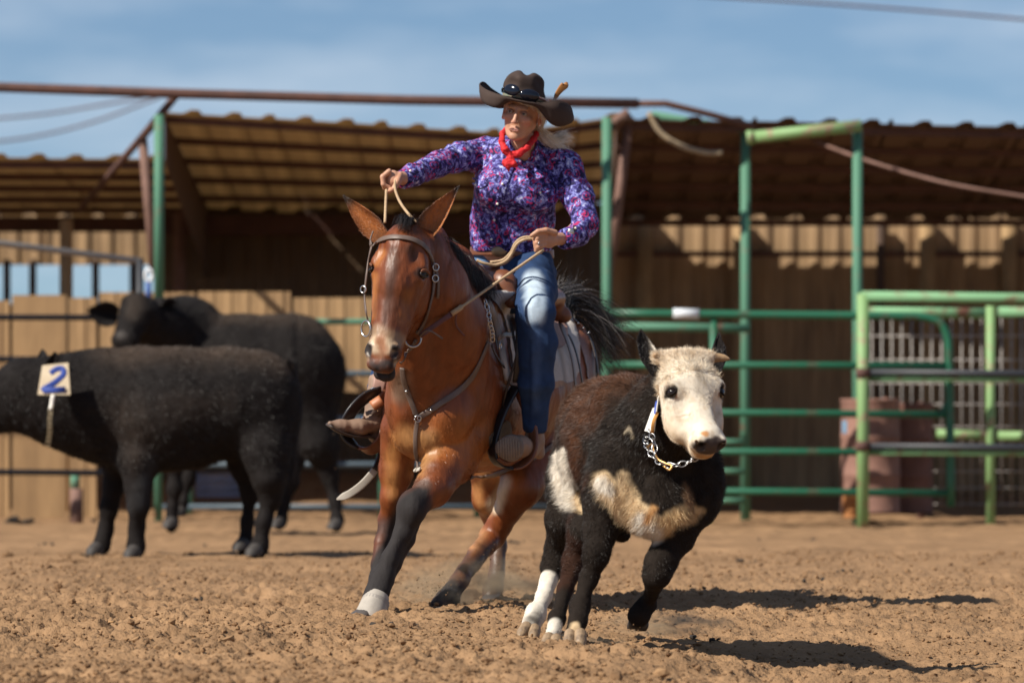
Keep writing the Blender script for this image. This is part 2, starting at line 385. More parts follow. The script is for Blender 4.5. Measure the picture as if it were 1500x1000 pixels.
tag(tube('hanging_hose', catmull([P(950, 165, 41.2), P(968, 195, 41.2), P(1000, 215, 41.2), P(1035, 224, 41.2), P(1058, 224, 41.2)]), 4 * S(41), ROPE), 'thick tan hose hanging in a curve from the pipe frame', 'hose')
tag(tube('slack_cable', catmull([P(1188, 205, 41.6), P(1260, 232, 41), P(1345, 258, 40.7), P(1430, 277, 40.5), P(1620, 306, 40.4)]), 2.7 * S(41), BROWNP), 'slack brown cable sagging across the dark shed roof', 'cable')
tag(tube('overhead_wire', [P(-400, -90, 60)] + catmull([P(860, -16, 60), P(1180, 4, 60), P(1420, 22, 60), P(1640, 42, 60)]), 1.9 * S(60), RUST), 'dark overhead wire crossing the top corner of the sky', 'wire')
tag(tube('overhead_wire', [P(-1300, 240, 70)] + catmull([P(-60, 178, 70), P(60, 168, 70), P(160, 152, 70), P(240, 138, 70)]), 1.8 * S(70), RUST), 'upper of two faint wires in the sky behind the top beam', 'wire')
tag(tube('overhead_wire', [P(-1300, 250, 70)] + catmull([P(-60, 212, 70), P(40, 202, 70), P(140, 178, 70), P(235, 142, 70)]), 1.8 * S(70), RUST), 'lower sagging wire in the sky above the tan roof', 'wire')

# pens and gates -------------------------------------------------------------
def panel(name, label, Y, xa, xb, rows, rr, m, posts, group=None, mrow=None, tilt=0, mpost=None):
    t = thing(name, label, 'fence', (P((xa + xb) / 2, 700, Y)[0], Y, 0), group)
    for i, r_ in enumerate(rows):
        ya, yb = r_ if isinstance(r_, tuple) else (r_, r_)
        pipe('rail', (xa, ya), (xb, yb), Y, rr, (mrow[i] if mrow else m), t)
    for px in posts: post('post', px, (rows[0][0] if isinstance(rows[0], tuple) else rows[0]) - 2, Y + .06, rr * 1.25, mpost or m, t)
    return t
panel('cattle_panel', 'dark pipe rail fence at the far left behind the black cattle', 40.6, -1300, 228, [(463, 465), (520, 527), (604, 610), (680, 693)], 4.6, DARKP, [-1000, -600, -280, 196])
BLUEG = mat('blue_grey_pipe', (.055, .085, .11), .5, .3, 6)
panel('cattle_panel', 'grey and green pipe rail fence between the cattle and the mule', 41.8, 236, 880, [471, 547, 613, 680, 742], 4.6, BLUEG, [700, 560], mrow=[TGREEN, BLUEG, BLUEG, BLUEG, BLUEG], mpost=TGREEN)
tall = thing('tall_pipe_gate', 'tall grey pipe gate frame rising above the left fence', 'gate', P(100, 560, 40.2))
pipe('top_pipe', (-1100, 218), (203, 382), 40.2, 5, GREYP, tall); post('end_post', 205, 378, 40.2, 5.5, DARKP, tall)
bolt = thing('gate_latch', 'small blue latch with a pale ring standing above the cow', 'latch', P(217, 430, 40.0))
tube('ring', [P(218 + 5 * math.cos(a) , 403 + 9 * math.sin(a), 40.0) for a in np.linspace(0, 6.283, 14)], 2.6 * S(40), mat('pale_plastic', (.75, .78, .8), .4, .1), bolt)
BLUEP = mat('blue_plastic', (.03, .09, .30), .5, .2); pipe('bolt', (217, 414), (218, 446), 40.0, 4, BLUEP, bolt)
g = thing('green_tube_gate', 'dark green tube gate with rounded end, closed across the pen', 'gate', P(1140, 750, 40.0))
Yg = 40.0
top = catmull([P(884, 459, Yg), P(1100, 461, Yg), P(1340, 463, Yg)], 3) + catmull([P(1358, 465, Yg), P(1378, 474, Yg), P(1388, 494, Yg), P(1390, 520, Yg), P(1391, 600, Yg), P(1393, 742, Yg)], 4)
tube('frame', top, 6.2 * S(Yg), GREEN, g, seg=12)
for ya, yb, xe in ((534, 536, 1388), (603, 607, 1386), (661, 662, 1388), (718, 722, 1390)): pipe('rail', (884, ya), (xe, yb), Yg, 5.4, GREEN, g)
pipe('stile', (1045, 466), (1047, 750), Yg + .02, 6, GREEN, g); 
tube('hook', catmull([P(1388, 588, Yg), P(1381, 600, Yg), P(1382, 612, Yg)]), 3 * S(Yg), GREEN, g)
g2 = thing('pale_green_gate', 'faded teal gate standing behind the dark green gate', 'gate', P(1000, 750, 41.0))
pipe('rail', (900, 478), (1098, 481), 41, 6.5, TGREEN, g2)
for yy in (647, 690, 733): pipe('rail', (1040, yy), (1090, yy), 41, 4.5, TGREEN, g2)
post('stile', 1036, 640, 41, 7, LGREEN, g2)
tag(pipe('sleeve', (986, 459), (1024, 460), Yg, 7.5, mat('white_sleeve', (.62, .66, .70), .5, .1), None), 'white sleeve taped round the top rail of the green gate', 'sleeve')
PEN = 'pale green pen panels at the right'
pen = thing('pen_panel', 'lime green pen panel with rusty joints at the right of the gate', 'fence', P(1380, 750, 39.6), )
post('post', 1264, 430, 39.6, 9, LGREEN, pen); post('post', 1451, 448, 40.1, 7, LGREEN, pen); post('post', 1640, 448, 39.9, 8, LGREEN, pen)
pipe('rail', (1262, 434), (1700, 440), 39.6, 8, RUSTP, pen)
for ya, yb in ((545, 549), (653, 657)): pipe('rail', (1262, ya), (1700, yb), 39.6, 5, DARKP, pen); pipe('lower_rail', (1266, ya + 9), (1700, yb + 8), 39.65, 4.5, RUSTP, pen)
pipe('inner_rail', (1272, 457), (1446, 459), 40.4, 8, RUSTP, pen); pipe('inner_rail', (1462, 457), (1700, 458), 40.4, 8, RUSTP, pen)
pipe('inner_rail', (1372, 635), (1446, 638), 40.4, 7, LGREEN, pen); pipe('inner_rail', (1462, 638), (1700, 640), 40.4, 7, LGREEN, pen)
for (x, y) in ((1264, 545), (1264, 652)): pipe('joint', (x, y - 6), (x, y + 8), 39.6, 10.5, RUST, pen)
wm = thing('wire_mesh_panel', 'grey wire mesh stock panel tied inside the pale green pen', 'fence', P(1400, 740, 41.35))
for x in np.arange(1277, 1640, 14.6): pipe('upright_wire', (x, 460), (x, 742), 41.35, .85, WIRE, wm)
for y in (492, 527, 561, 592, 625, 660, 690, 714, 738): pipe('cross_wire', (1272, y), (1640, y), 41.36, .9, WIRE, wm)
# barrels
BAR = mat('rusty_barrel', (.30, .16, .12), .85, 0, 4, col2=(.16, .08, .06), bump=.002); BARO = mat('orange_rust', (.42, .17, .05), .85, .3, 5)
def barrel(name, label, px, Y, y0, y1, rpx, m, group='rusty barrels behind the green gate'):
    t = thing(name, label, 'barrel', (P(px, 0, Y)[0], Y, P(0, y1, Y)[2]), group if 'rust' in label else None)
    x = P(px, 0, Y)[0]; zt, zb = P(0, y0, Y)[2], P(0, y1, Y)[2]; r = rpx * S(Y); Hh = zt - zb
    prof = [(0, 0), (.94, 0), (1, .01), (1.02, .02), (.985, .03), (.985, .32), (1.02, .335), (.985, .35), (.985, .65), (1.02, .665), (.985, .68), (.985, .965), (1.02, .98), (1.0, .99), (.95, .985), (0, .975)]
    V, F, sg = [], [], 28
    for q, h in prof:
        for k in range(sg): a = 2 * math.pi * k / sg; V.append((x + q * r * math.cos(a), Y + q * r * math.sin(a), zb + h * Hh))
    for i in range(len(prof) - 1):
        for k in range(sg): F.append((i * sg + k, i * sg + (k + 1) % sg, (i + 1) * sg + (k + 1) % sg, (i + 1) * sg + k))
    mesh('drum', V, F, m, t)
    tube('bung', [(x + r * .5, Y - r * .3, zb + Hh * .975), (x + r * .5, Y - r * .3, zb + Hh * 1.0)], .025, m, t)
    return t
b_ = barrel('steel_barrel', 'rust brown barrel with a pale blue mark behind the green gate', 1275, 40.65, 582, 752, 44, BAR)
v, f = box_g((P(1233, 0, 40.6)[0], 40.535, P(0, 634, 40.6)[2]), (P(1244, 0, 40.6)[0], 40.545, P(0, 616, 40.6)[2])); mesh('blue_mark', v, f, mat('blue_label', (.25, .5, .75), .6), b_, smooth=False)
barrel('steel_barrel', 'dark rust barrel in shade right of the blue-marked barrel', 1332, 41.02, 588, 752, 35, mat('dark_barrel', (.20, .095, .07), .85, 0, 4, col2=(.11, .05, .035)))
# orange lower drum visible by the post
barrel('steel_barrel', 'short orange rusted drum tucked at the foot of the lime post', 1246, 40.25, 726, 758, 12, BARO)
post('stub', 1348, 668, 42.1, 6, BROWNP, tag(empty('short_stake', P(1348, 755, 42.1)), 'short brown stake standing beside the dark barrel', 'stake'))
# far left bits under and behind the cattle
t = thing('short_green_post', 'short green post behind the black cow legs', 'post', P(275, 735, 43)); post('shaft', 276, 672, 43.4, 7, TGREEN, t)
t = thing('rusty_post', 'rusty pipe post with a green top at the foot of the tan fence', 'post', P(112, 755, 41.4)); post('shaft', 112, 715, 41.4, 10, BROWNP, t); pipe('green_top', (110, 696), (110, 716), 41.4, 7, TGREEN, t)
TUB = mat('blue_grey_plastic', (.17, .21, .32), .5, .15)
tb = barrel('plastic_tub', 'low blue-grey plastic tub seen between the cow legs', 322, 45.0, 692, 728, 36, TUB)
for (px, py, Yc, rp, n_, lb) in ((18, 765, 40.8, 11, 7, 'larger dark dung heap at the foot of the tan fence'), (38, 768, 40.6, 8, 5, 'smaller dark dung heap beside the larger one'), (139, 762, 40.3, 5, 3, 'single dark dung lump by the cow foreleg')):
    c = P(px, py, Yc); r_ = np.random.default_rng(int(px)); C_ = np.stack([c[0] + r_.normal(0, rp * .4, n_) * S(Yc), Yc + r_.normal(0, .03, n_), zg(c[0], Yc) + .01 + abs(r_.normal(0, rp * .35, n_)) * S(Yc)], 1)
    v, f = blobs(C_, np.full(n_, rp * .75 * S(Yc)), int(px)); o = mesh('dung_heap', v, f, mat('dung', (.03, .022, .016), .9), smooth=True); tag(o, lb, 'dung')
# twig
c = P(118, 922, 22.3); tw = [(c[0] - .16, 22.3, zg(c[0] - .16, 22.3) + .006), (c[0] - .05, 22.33, zg(c[0], 22.3) + .012), (c[0] + .05, 22.36, zg(c[0], 22.3) + .018), (c[0] + .13, 22.3, zg(c[0] + .1, 22.3) + .03)]
tag(tube('twig', catmull(tw), [.006] * 12 + [.004] * 7, mat('dry_wood', (.42, .24, .10), .8), seg=6), 'thin dry twig lying on the dirt at the left', 'twig')

nd_ = 90; dx = rng.uniform(-3.2, 3.2, nd_); dy_ = 18.5 + 18 * rng.random(nd_); cl = rng.integers(0, 26, nd_); dx = dx[cl] + rng.normal(0, .05, nd_); dy_ = dy_[cl] + rng.normal(0, .09, nd_)
v, f = blobs(np.stack([dx, dy_, ground_z(dx, dy_) + .006], 1), rng.uniform(.006, .017, nd_), 33, .7); tag(mesh('dung_crumbs', v, f, MATS['dung'], smooth=False, origin=(0, 24, 0)), 'dark crumbs of dry dung scattered over the arena', kind='stuff')
# ------------------------------------------------------------------ sculpting with blended distance fields
import openvdb as vdb
def nrmz(v): v = np.asarray(v, float); return v / (np.linalg.norm(v) + 1e-12)
class Sculpt:
    def __init__(s, lo, hi, h):
        s.lo = np.asarray(lo, float); s.h = h; s.n = np.ceil((np.asarray(hi, float) - s.lo) / h).astype(int) + 1
        s.ax = [(s.lo[i] + h * np.arange(s.n[i])).astype(np.float32) for i in range(3)]
        s.d = np.full(tuple(s.n), 1.0, dtype=np.float32)
    def win(s, lo, hi):
        a = np.clip(np.floor((np.asarray(lo) - s.lo) / s.h).astype(int), 0, s.n); b = np.clip(np.ceil((np.asarray(hi) - s.lo) / s.h).astype(int) + 1, 0, s.n)
        sl = tuple(slice(a[i], b[i]) for i in range(3))
        return sl, s.ax[0][sl[0]][:, None, None], s.ax[1][sl[1]][None, :, None], s.ax[2][sl[2]][None, None, :]
    def mix(s, sl, e, k, sub):
        d = s.d[sl]
        if d.size == 0: return
        if sub:
            e = -e; h_ = np.maximum(k - np.abs(d - e), 0) / k; s.d[sl] = np.maximum(d, e) + h_ * h_ * k * .25
        else:
            h_ = np.maximum(k - np.abs(d - e), 0) / k; s.d[sl] = np.minimum(d, e) - h_ * h_ * k * .25
    def cone(s, a, b, ra, rb, k=.03, sub=False, flat=None):
        """round cone; flat = (axis, factor): thickness factor along axis"""
        a, b = np.asarray(a, float), np.asarray(b, float); m = max(ra, rb) * (max(1, flat[1]) if flat else 1) + k + 3 * s.h
        sl, X, Y, Z = s.win(np.minimum(a, b) - m, np.maximum(a, b) + m)
        px, py, pz = X - a[0], Y - a[1], Z - a[2]; ba = b - a; sc = 1.0
        if flat:
            ax, fc = nrmz(flat[0]), flat[1]; t = (px * ax[0] + py * ax[1] + pz * ax[2]) * (1 / fc - 1)
            px, py, pz = px + ax[0] * t, py + ax[1] * t, pz + ax[2] * t
            ba = ba + ax * ba.dot(ax) * (1 / fc - 1); sc = min(1, fc)
        L2 = max(ba.dot(ba), 1e-9); t = np.clip((px * ba[0] + py * ba[1] + pz * ba[2]) / L2, 0, 1)
        dist = np.sqrt((px - ba[0] * t) ** 2 + (py - ba[1] * t) ** 2 + (pz - ba[2] * t) ** 2) - (ra + (rb - ra) * t)
        s.mix(sl, (dist * sc).astype(np.float32), k, sub)
    def path(s, pts, rs, k=.03, flat=None, sub=False):
        for i in range(len(pts) - 1): s.cone(pts[i], pts[i + 1], rs[i], rs[i + 1], k, sub, flat)
    def ell(s, c, r, R_=None, k=.03, sub=False):
        c = np.asarray(c, float); r = np.asarray(r, float) * np.ones(3); m = r.max() + k + 3 * s.h
        sl, X, Y, Z = s.win(c - m, c + m); p = (X - c[0], Y - c[1], Z - c[2])
        if R_ is not None:
            R_ = np.asarray(R_, float); p = tuple(p[0] * R_[i][0] + p[1] * R_[i][1] + p[2] * R_[i][2] for i in range(3))
        k0 = np.sqrt((p[0] / r[0]) ** 2 + (p[1] / r[1]) ** 2 + (p[2] / r[2]) ** 2); k1 = np.sqrt((p[0] / r[0] ** 2) ** 2 + (p[1] / r[1] ** 2) ** 2 + (p[2] / r[2] ** 2) ** 2) + 1e-6
        s.mix(sl, (k0 * (k0 - 1) / k1).astype(np.float32), k, sub)
    def surface(s, iso=0.0):
        g = vdb.FloatGrid(3 * s.h); d = np.clip(s.d - iso, -3 * s.h, 3 * s.h)
        for i in range(3):
            sl = [slice(None)] * 3; sl[i] = 0; d[tuple(sl)] = 3 * s.h; sl[i] = -1; d[tuple(sl)] = 3 * s.h
        g.copyFromArray(d); pts, quads = g.convertToQuads(isovalue=0.0)
        V = pts.astype(np.float64) * s.h + s.lo; return V, quads.astype(np.int64)
def vnormals(V, F):
    n = np.cross(V[F[:, 1]] - V[F[:, 0]], V[F[:, 2]] - V[F[:, 0]]) + np.cross(V[F[:, 2]] - V[F[:, 0]], V[F[:, -1]] - V[F[:, 0]]) * (F.shape[1] == 4)
    N = np.zeros_like(V)
    for k in range(F.shape[1]): np.add.at(N, F[:, k], n)
    return N / (np.linalg.norm(N, axis=1, keepdims=True) + 1e-12)
def relax(V, F, it=1, lam=.5):
    for _ in range(it):
        A = np.zeros_like(V); c = np.zeros(len(V)); k = F.shape[1]
        for i in range(k):
            j = (i + 1) % k; np.add.at(A, F[:, i], V[F[:, j]]); np.add.at(A, F[:, j], V[F[:, i]]); np.add.at(c, F[:, i], 1); np.add.at(c, F[:, j], 1)
        V = V + lam * (A / np.maximum(c, 1)[:, None] - V)
    return V
class Frame:
    """local head frame: x to the picture's right of the face, n down the nose, u out of the face"""
    def __init__(s, o, pitch=0, yaw=0, roll=0, scale=1.0):
        s.o = np.asarray(o, float); a, y, r = R(pitch), R(yaw), R(roll)
        x = np.array((1., 0, 0)); n = np.array((0, -math.sin(a), -math.cos(a))); u = np.array((0, -math.cos(a), math.sin(a)))
        Rr = np.array(Matrix.Rotation(r, 3, 'Y')); Ry = np.array(Matrix.Rotation(y, 3, 'Z')); M = Ry @ Rr
        s.x, s.n, s.u = M @ x, M @ n, M @ u; s.k = scale; s.M = np.array([s.x, s.n, s.u])
    def __call__(s, x, n, u): return s.o + (s.x * x + s.n * n + s.u * u) * s.k
    def loc(s, V): return ((np.asarray(V) - s.o) @ s.M.T) / s.k
def paint(V, base, brushes, seed=1, warp=.02, wscale=14):
    """brushes: (a, b, radius, colour, softness) capsules in world space, painted in turn"""
    C_ = np.tile(np.asarray(base, float), (len(V), 1)); w = (np.stack([fbm(V, wscale, 3, seed + i) for i in range(3)], 1) - .5) * 2 * warp; W = V + w
    for a, b, r, col, sf in brushes:
        a = np.asarray(a, float); b = a if b is None else np.asarray(b, float); ba = b - a
        t = np.clip(((W - a) @ ba) / (ba @ ba + 1e-9), 0, 1); d = np.linalg.norm(W - a - t[:, None] * ba, axis=1)
        rr = r if not hasattr(r, '__len__') else r[0] + (r[1] - r[0]) * t
        m = 1 - sstep(0, 1, (d - rr + sf / 2) / sf); C_ = C_ * (1 - m[:, None]) + np.asarray(col) * m[:, None]
    return C_
def pbrush(V, C_, strokes, Yn, Yf, N=None, seed=2, warp=5.0, wscale=16):
    """strokes laid on the side that faces the arena gate: ([(px, py, r), ...], colour, softness px); only surface between Yn and Yf, facing the viewer side"""
    px = 750 + FPX * V[:, 0] / V[:, 1]; py = HY - FPX * (V[:, 2] - CH) / V[:, 1]
    px = px + (fbm(V, wscale, 3, seed) - .5) * 2 * warp; py = py + (fbm(V, wscale, 3, seed + 1) - .5) * 2 * warp
    ok = ((V[:, 1] > Yn) & (V[:, 1] < Yf)).astype(float)
    if N is not None: ok = ok * sstep(.15, -.15, N[:, 1])
    for pts, col, sf in strokes:
        m = np.zeros(len(V)); pts = list(pts) if len(pts) > 1 else [pts[0], pts[0]]
        for (ax, ay, ar), (bx, by, br_) in zip(pts[:-1], pts[1:]):
            dx, dy = bx - ax, by - ay; t = np.clip(((px - ax) * dx + (py - ay) * dy) / (dx * dx + dy * dy + 1e-6), 0, 1)
            d = np.hypot(px - ax - t * dx, py - ay - t * dy) - (ar + (br_ - ar) * t); m = np.maximum(m, 1 - sstep(-sf / 2, sf / 2, d))
        m = m * ok; C_ = C_ * (1 - m[:, None]) + np.asarray(col) * m[:, None]
    return C_
def setcol(o, C_, name='Col'):
    at = o.data.color_attributes.new(name, 'FLOAT_COLOR', 'POINT'); at.data.foreach_set('color', np.hstack([C_, np.ones((len(C_), 1))]).astype(np.float32).ravel())
def hair(name, V, F, C_, n, length, width, lie, parent, m, dens=None, lift=.35, curl=.25, seed=3, cvar=.25, mott=.45):
    """short mesh strands growing from a surface. length: array per vertex; lie: n x 3 direction the coat lies in"""
    r_ = np.random.default_rng(seed); T = np.vstack([F[:, :3], F[:, [0, 2, 3]]]) if F.shape[1] == 4 else F
    ar = np.linalg.norm(np.cross(V[T[:, 1]] - V[T[:, 0]], V[T[:, 2]] - V[T[:, 0]]), axis=1)
    if dens is not None: ar = ar * dens[T].mean(1)
    cs = np.cumsum(ar); t = np.searchsorted(cs, r_.random(n) * cs[-1]); T = T[t]
    a, b = r_.random(n), r_.random(n); sw = a + b > 1; a[sw], b[sw] = 1 - a[sw], 1 - b[sw]; w = np.stack([1 - a - b, a, b], 1)
    N = vnormals(V, F); ip = lambda A: (A[T] * w[:, :, None]).sum(1) if A.ndim == 2 else (A[T] * w).sum(1)
    p0, nn, col, ln = ip(V), ip(N), ip(C_), ip(length); fl = ip(lie); fl = fl - nn * (fl * nn).sum(1, keepdims=True); fl /= np.linalg.norm(fl, axis=1, keepdims=True) + 1e-9
    wv = np.stack([fnoise(p0, 28, seed + 5 + i) for i in range(3)], 1) - .5; rd = r_.normal(0, 1, (n, 3))
    d = fl * (1 - lift) + nn * lift + wv * curl * 2.2 + rd * curl * .35; d /= np.linalg.norm(d, axis=1, keepdims=True)
    d2 = d + fl * .55 + wv * curl + r_.normal(0, 1, (n, 3)) * curl * .5; d2 /= np.linalg.norm(d2, axis=1, keepdims=True)
    ln = ln * r_.uniform(.6, 1.2, n); sd_ = np.cross(d, rd); sd_ /= np.linalg.norm(sd_, axis=1, keepdims=True) + 1e-9
    wd = width * r_.uniform(.7, 1.3, n)[:, None]; p0 = p0 - nn * .002; p1 = p0 + d * ln[:, None] * .5; p2 = p1 + d2 * ln[:, None] * .5
    VV = np.stack([p0 - sd_ * wd, p0 + sd_ * wd, p1 - sd_ * wd * .8, p1 + sd_ * wd * .8, p2], 1).reshape(-1, 3)
    base = (np.arange(n) * 5)[:, None]; FF = np.concatenate([base + (0, 1, 3), base + (0, 3, 2), base + (2, 3, 4)], 0)
    o = mesh(name, VV, FF, m, parent); tag(o, kind='stuff'); cc = col * (1 + r_.uniform(-cvar, cvar, (n, 1))) * (1 - mott + 2 * mott * fbm(p0, 42, 2, seed + 40)[:, None]); setcol(o, np.repeat(np.clip(cc, 0, 1), 5, 0)); return o
def coatmat(name, rough=.55, spec=.4, var=.2, scale=30, bump=.0006, bscale=220, stretch=None, sheen=0.0):
    m = mat(name, (1, 1, 1), rough, var, scale, bump=bump, bscale=bscale, vcol='Col', spec=spec, stretch=stretch)
    if sheen: m.node_tree.nodes['Principled BSDF'].inputs['Sheen Weight'].default_value = sheen
    return m
def bez(a, b, n, sag=0.0, ax=(0, 0, -1)):
    a, b, ax = np.asarray(a, float), np.asarray(b, float), np.asarray(ax, float); return [a + (b - a) * t + ax * sag * 4 * t * (1 - t) for t in np.linspace(0, 1, n)]
# ------------------------------------------------------------------ the white-faced calf
Yc = 20.8
def Q(px, py, d=0.0): return P(px, py, Yc + d)
u_ = S(Yc)
BLK, BRN, WHT, CRM = (.019, .014, .011), (.048, .024, .014), (.68, .62, .53), (.60, .44, .26)
PINK = (.34, .18, .13)
calf = thing('calf', 'running dark brown calf with a white face, chain collar and white socks', 'calf', Q(900, 950))
s_ = Sculpt(Q(735, 975, -.75), Q(1100, 470, 1.15), .005)
# trunk: runs back and to the left from the chest
ch = Q(955, 668, .02); sh = Q(935, 640, .2); mid = Q(905, 652, .55); hip = Q(892, 632, .85); rump = Q(882, 640, 1.02)
s_.cone(sh, mid, 80 * u_, 86 * u_, .08, flat=((1, 0, 0), .95)); s_.cone(mid, hip, 86 * u_, 76 * u_, .08, flat=((1, 0, 0), .92)); s_.cone(hip, rump, 76 * u_, 62 * u_, .08)
s_.ell(Q(960, 700, .05), (76 * u_, .20, 84 * u_), k=.06); s_.ell(Q(898, 665, .42), (78 * u_, .3, 82 * u_), k=.06)
s_.ell(Q(918, 590, .16), (50 * u_, .16, 42 * u_), k=.06)                    # withers
s_.path([Q(945, 660, .08), Q(982, 610, -.12), Q(1004, 572, -.22)], [80 * u_, 60 * u_, 48 * u_], .06)   # neck
s_.ell(Q(965, 745, -.08), (52 * u_, .12, 44 * u_), k=.05)                   # brisket
s_.ell(Q(900, 712, -.02), (44 * u_, .13, 66 * u_), k=.05)                   # shoulders
s_.ell(Q(1024, 708, .05), (36 * u_, .14, 66 * u_), k=.05)
# fore legs
s_.path([Q(888, 730, -.02), Q(878, 780, -.06), Q(874, 812, -.10), Q(862, 850, -.10), Q(848, 892, -.14)], [36 * u_, 22 * u_, 18 * u_, 11 * u_, 12 * u_], .03)
s_.ell(Q(872, 812, -.115), (17 * u_, .042, 22 * u_), k=.02); s_.path([Q(850, 888, -.14), Q(847, 908, -.20), Q(842, 922, -.24)], [15.5 * u_, 13 * u_, 13 * u_], .02)
s_.path([Q(1010, 735, .0), Q(990, 782, -.02), Q(968, 822, -.08), Q(962, 842, -.10)], [38 * u_, 28 * u_, 21 * u_, 20 * u_], .03)
s_.path([Q(962, 842, -.10), Q(954, 870, .0), Q(948, 884, .05)], [20 * u_, 10 * u_, 12 * u_], .015); s_.path([Q(948, 884, .05), Q(936, 902, .02)], [14.5 * u_, 17 * u_], .015)
# hind legs
s_.path([Q(868, 660, .95), Q(846, 712, .80), Q(828, 760, .72)], [52 * u_, 42 * u_, 30 * u_], .05); s_.ell(Q(842, 690, .82), (34 * u_, .2, 52 * u_), k=.05)
s_.path([Q(828, 760, .72), Q(819, 800, .82), Q(810, 830, .80), Q(797, 872, .66), Q(786, 898, .58)], [28 * u_, 20 * u_, 17 * u_, 10.5 * u_, 11.5 * u_], .025)
s_.path([Q(786, 898, .58), Q(778, 914, .50)], [16 * u_, 14 * u_], .02)
s_.path([Q(880, 690, .75), Q(868, 750, .45), Q(858, 780, .30)], [52 * u_, 40 * u_, 26 * u_], .05)
s_.path([Q(858, 780, .30), Q(842, 822, .34), Q(828, 862, .18), Q(816, 905, .02), Q(810, 926, -.06)], [24 * u_, 17 * u_, 10.5 * u_, 11 * u_, 11 * u_], .025)
s_.path([Q(880, 700, .6), Q(905, 758, .45), Q(912, 782, .4)], [40 * u_, 26 * u_, 12 * u_], .04)
# head
hf = Frame(Q(1020, 574, -.40), pitch=31, yaw=21, roll=0, scale=1.04)
def hc(a, b, ra, rb, k=.02, **kw): s_.cone(hf(*a), hf(*b), ra * hf.k, rb * hf.k, k, **kw)
def he(c, r, k=.02, **kw): s_.ell(hf(*c), np.array(r) * hf.k, hf.M, k, **kw)
he((0, -.055, -.055), (.102, .105, .095)); he((0, -.135, -.035), (.080, .045, .055), .03)
for q in (-1, 1):
    he((q * .078, -.018, -.010), (.038, .042, .036), .03)          # brow
    he((q * .060, .055, -.070), (.046, .10, .065), .03)             # cheek
    hc((q * .06, -.150, -.035), (q * .102, -.158, -.035), .030, .018, .03)   # horn base
hc((0, -.02, -.045), (0, .11, -.030), .090, .060, .03, flat=(hf.u, .9)); hc((0, .11, -.030), (0, .180, -.012), .060, .052, .03)
hc((0, .0, -.12), (0, .175, -.060), .076, .042, .03)
[he((q * .074, .095, .004), (.020, .055, .022), .04, sub=True) for q in (-1, 1)]; [he((q * .055, .150, .030), (.014, .035, .012), .03, sub=True) for q in (-1, 1)]
he((0, .196, -.006), (.066, .038, .046), .02); he((0, .18, .012), (.048, .05, .034), .02)
he((0, .198, -.060), (.046, .032, .026), .015)
for q in (-1, 1):
    he((q * .036, .212, .018), (.024, .018, .025), .012)
    he((q * .037, .228, .012), (.0155, .018, .022), .004, sub=True); he((q * .048, .214, .022), (.009, .014, .010), .006, sub=True)
    he((q * .106, .0, .004), (.026, .020, .026), .014, sub=True)
he((0, .238, -.034), (.064, .04, .0045), .006, sub=True)
V, F = s_.surface(); del s_
L_ = hf.loc(V); N = vnormals(V, F)
V = V + N * ((fbm(V, 16, 3, 4) - .5) * .010 + (fbm(V, 60, 2, 8) - .5) * .003)[:, None] * (1 - .6 * (L_[:, 1] > -.2) * (L_[:, 2] > -.15) * (np.abs(L_[:, 0]) < .14))[:, None]
N = vnormals(V, F)
# hide colours
br = [(Q(880, 610, .9), Q(925, 580, .3), 80 * u_, BRN, .14), (Q(850, 780, .35), Q(822, 870, .2), 30 * u_, (.035, .016, .010), .03),
      (Q(802, 858, .70), Q(772, 930, .5), 24 * u_, WHT, .02), (Q(812, 922, -.05), Q(800, 950, -.1), 19 * u_, WHT, .02)]
C_ = paint(V, BLK, br, 5, .012, 16)
C_ = pbrush(V, C_, [([(850, 600, 26), (880, 560, 20), (930, 545, 14)], (.085, .036, .018), 50), ([(835, 640, 12), (842, 700, 12)], (.075, .03, .014), 30)], 20, 22.5, N, 3, 14, 9)
C_ = pbrush(V, C_, [([(822, 664, 7), (820, 690, 13), (828, 718, 16), (834, 738, 10)], WHT, 8), ([(846, 726, 6), (852, 745, 5)], CRM, 8)], 20.9, 22.5, N, 11, 5)
C_ = pbrush(V, C_, [([(882, 704, 15), (898, 722, 20), (918, 744, 20)], CRM, 10), ([(880, 706, 11), (890, 718, 10)], WHT, 8), ([(915, 700, 12), (926, 722, 12)], CRM, 10), ([(925, 745, 20), (950, 772, 22), (975, 772, 14)], CRM, 10),
    ([(938, 762, 12), (958, 782, 14)], WHT, 12), ([(980, 760, 12), (1012, 750, 13), (1026, 748, 5)], (.60, .42, .22), 10), ([(948, 762, 5), (958, 738, 5)], (.5, .27, .11), 8), ([(1004, 712, 3), (1010, 740, 6)], (.26, .15, .08), 12),
    ([(916, 634, 1), (924, 627, 2.5), (930, 640, 1)], (.5, .42, .3), 5), ([(842, 918, 8), (842, 930, 9)], CRM, 6), ([(935, 690, 5), (965, 730, 8)], BLK, 10)], 19.5, 21.2, N, 21, 6, 22)
C_ = pbrush(V, C_, [([(942, 700, 18), (962, 728, 14)], BLK, 12)], 19.5, 21.2, N, 31, 6, 22)
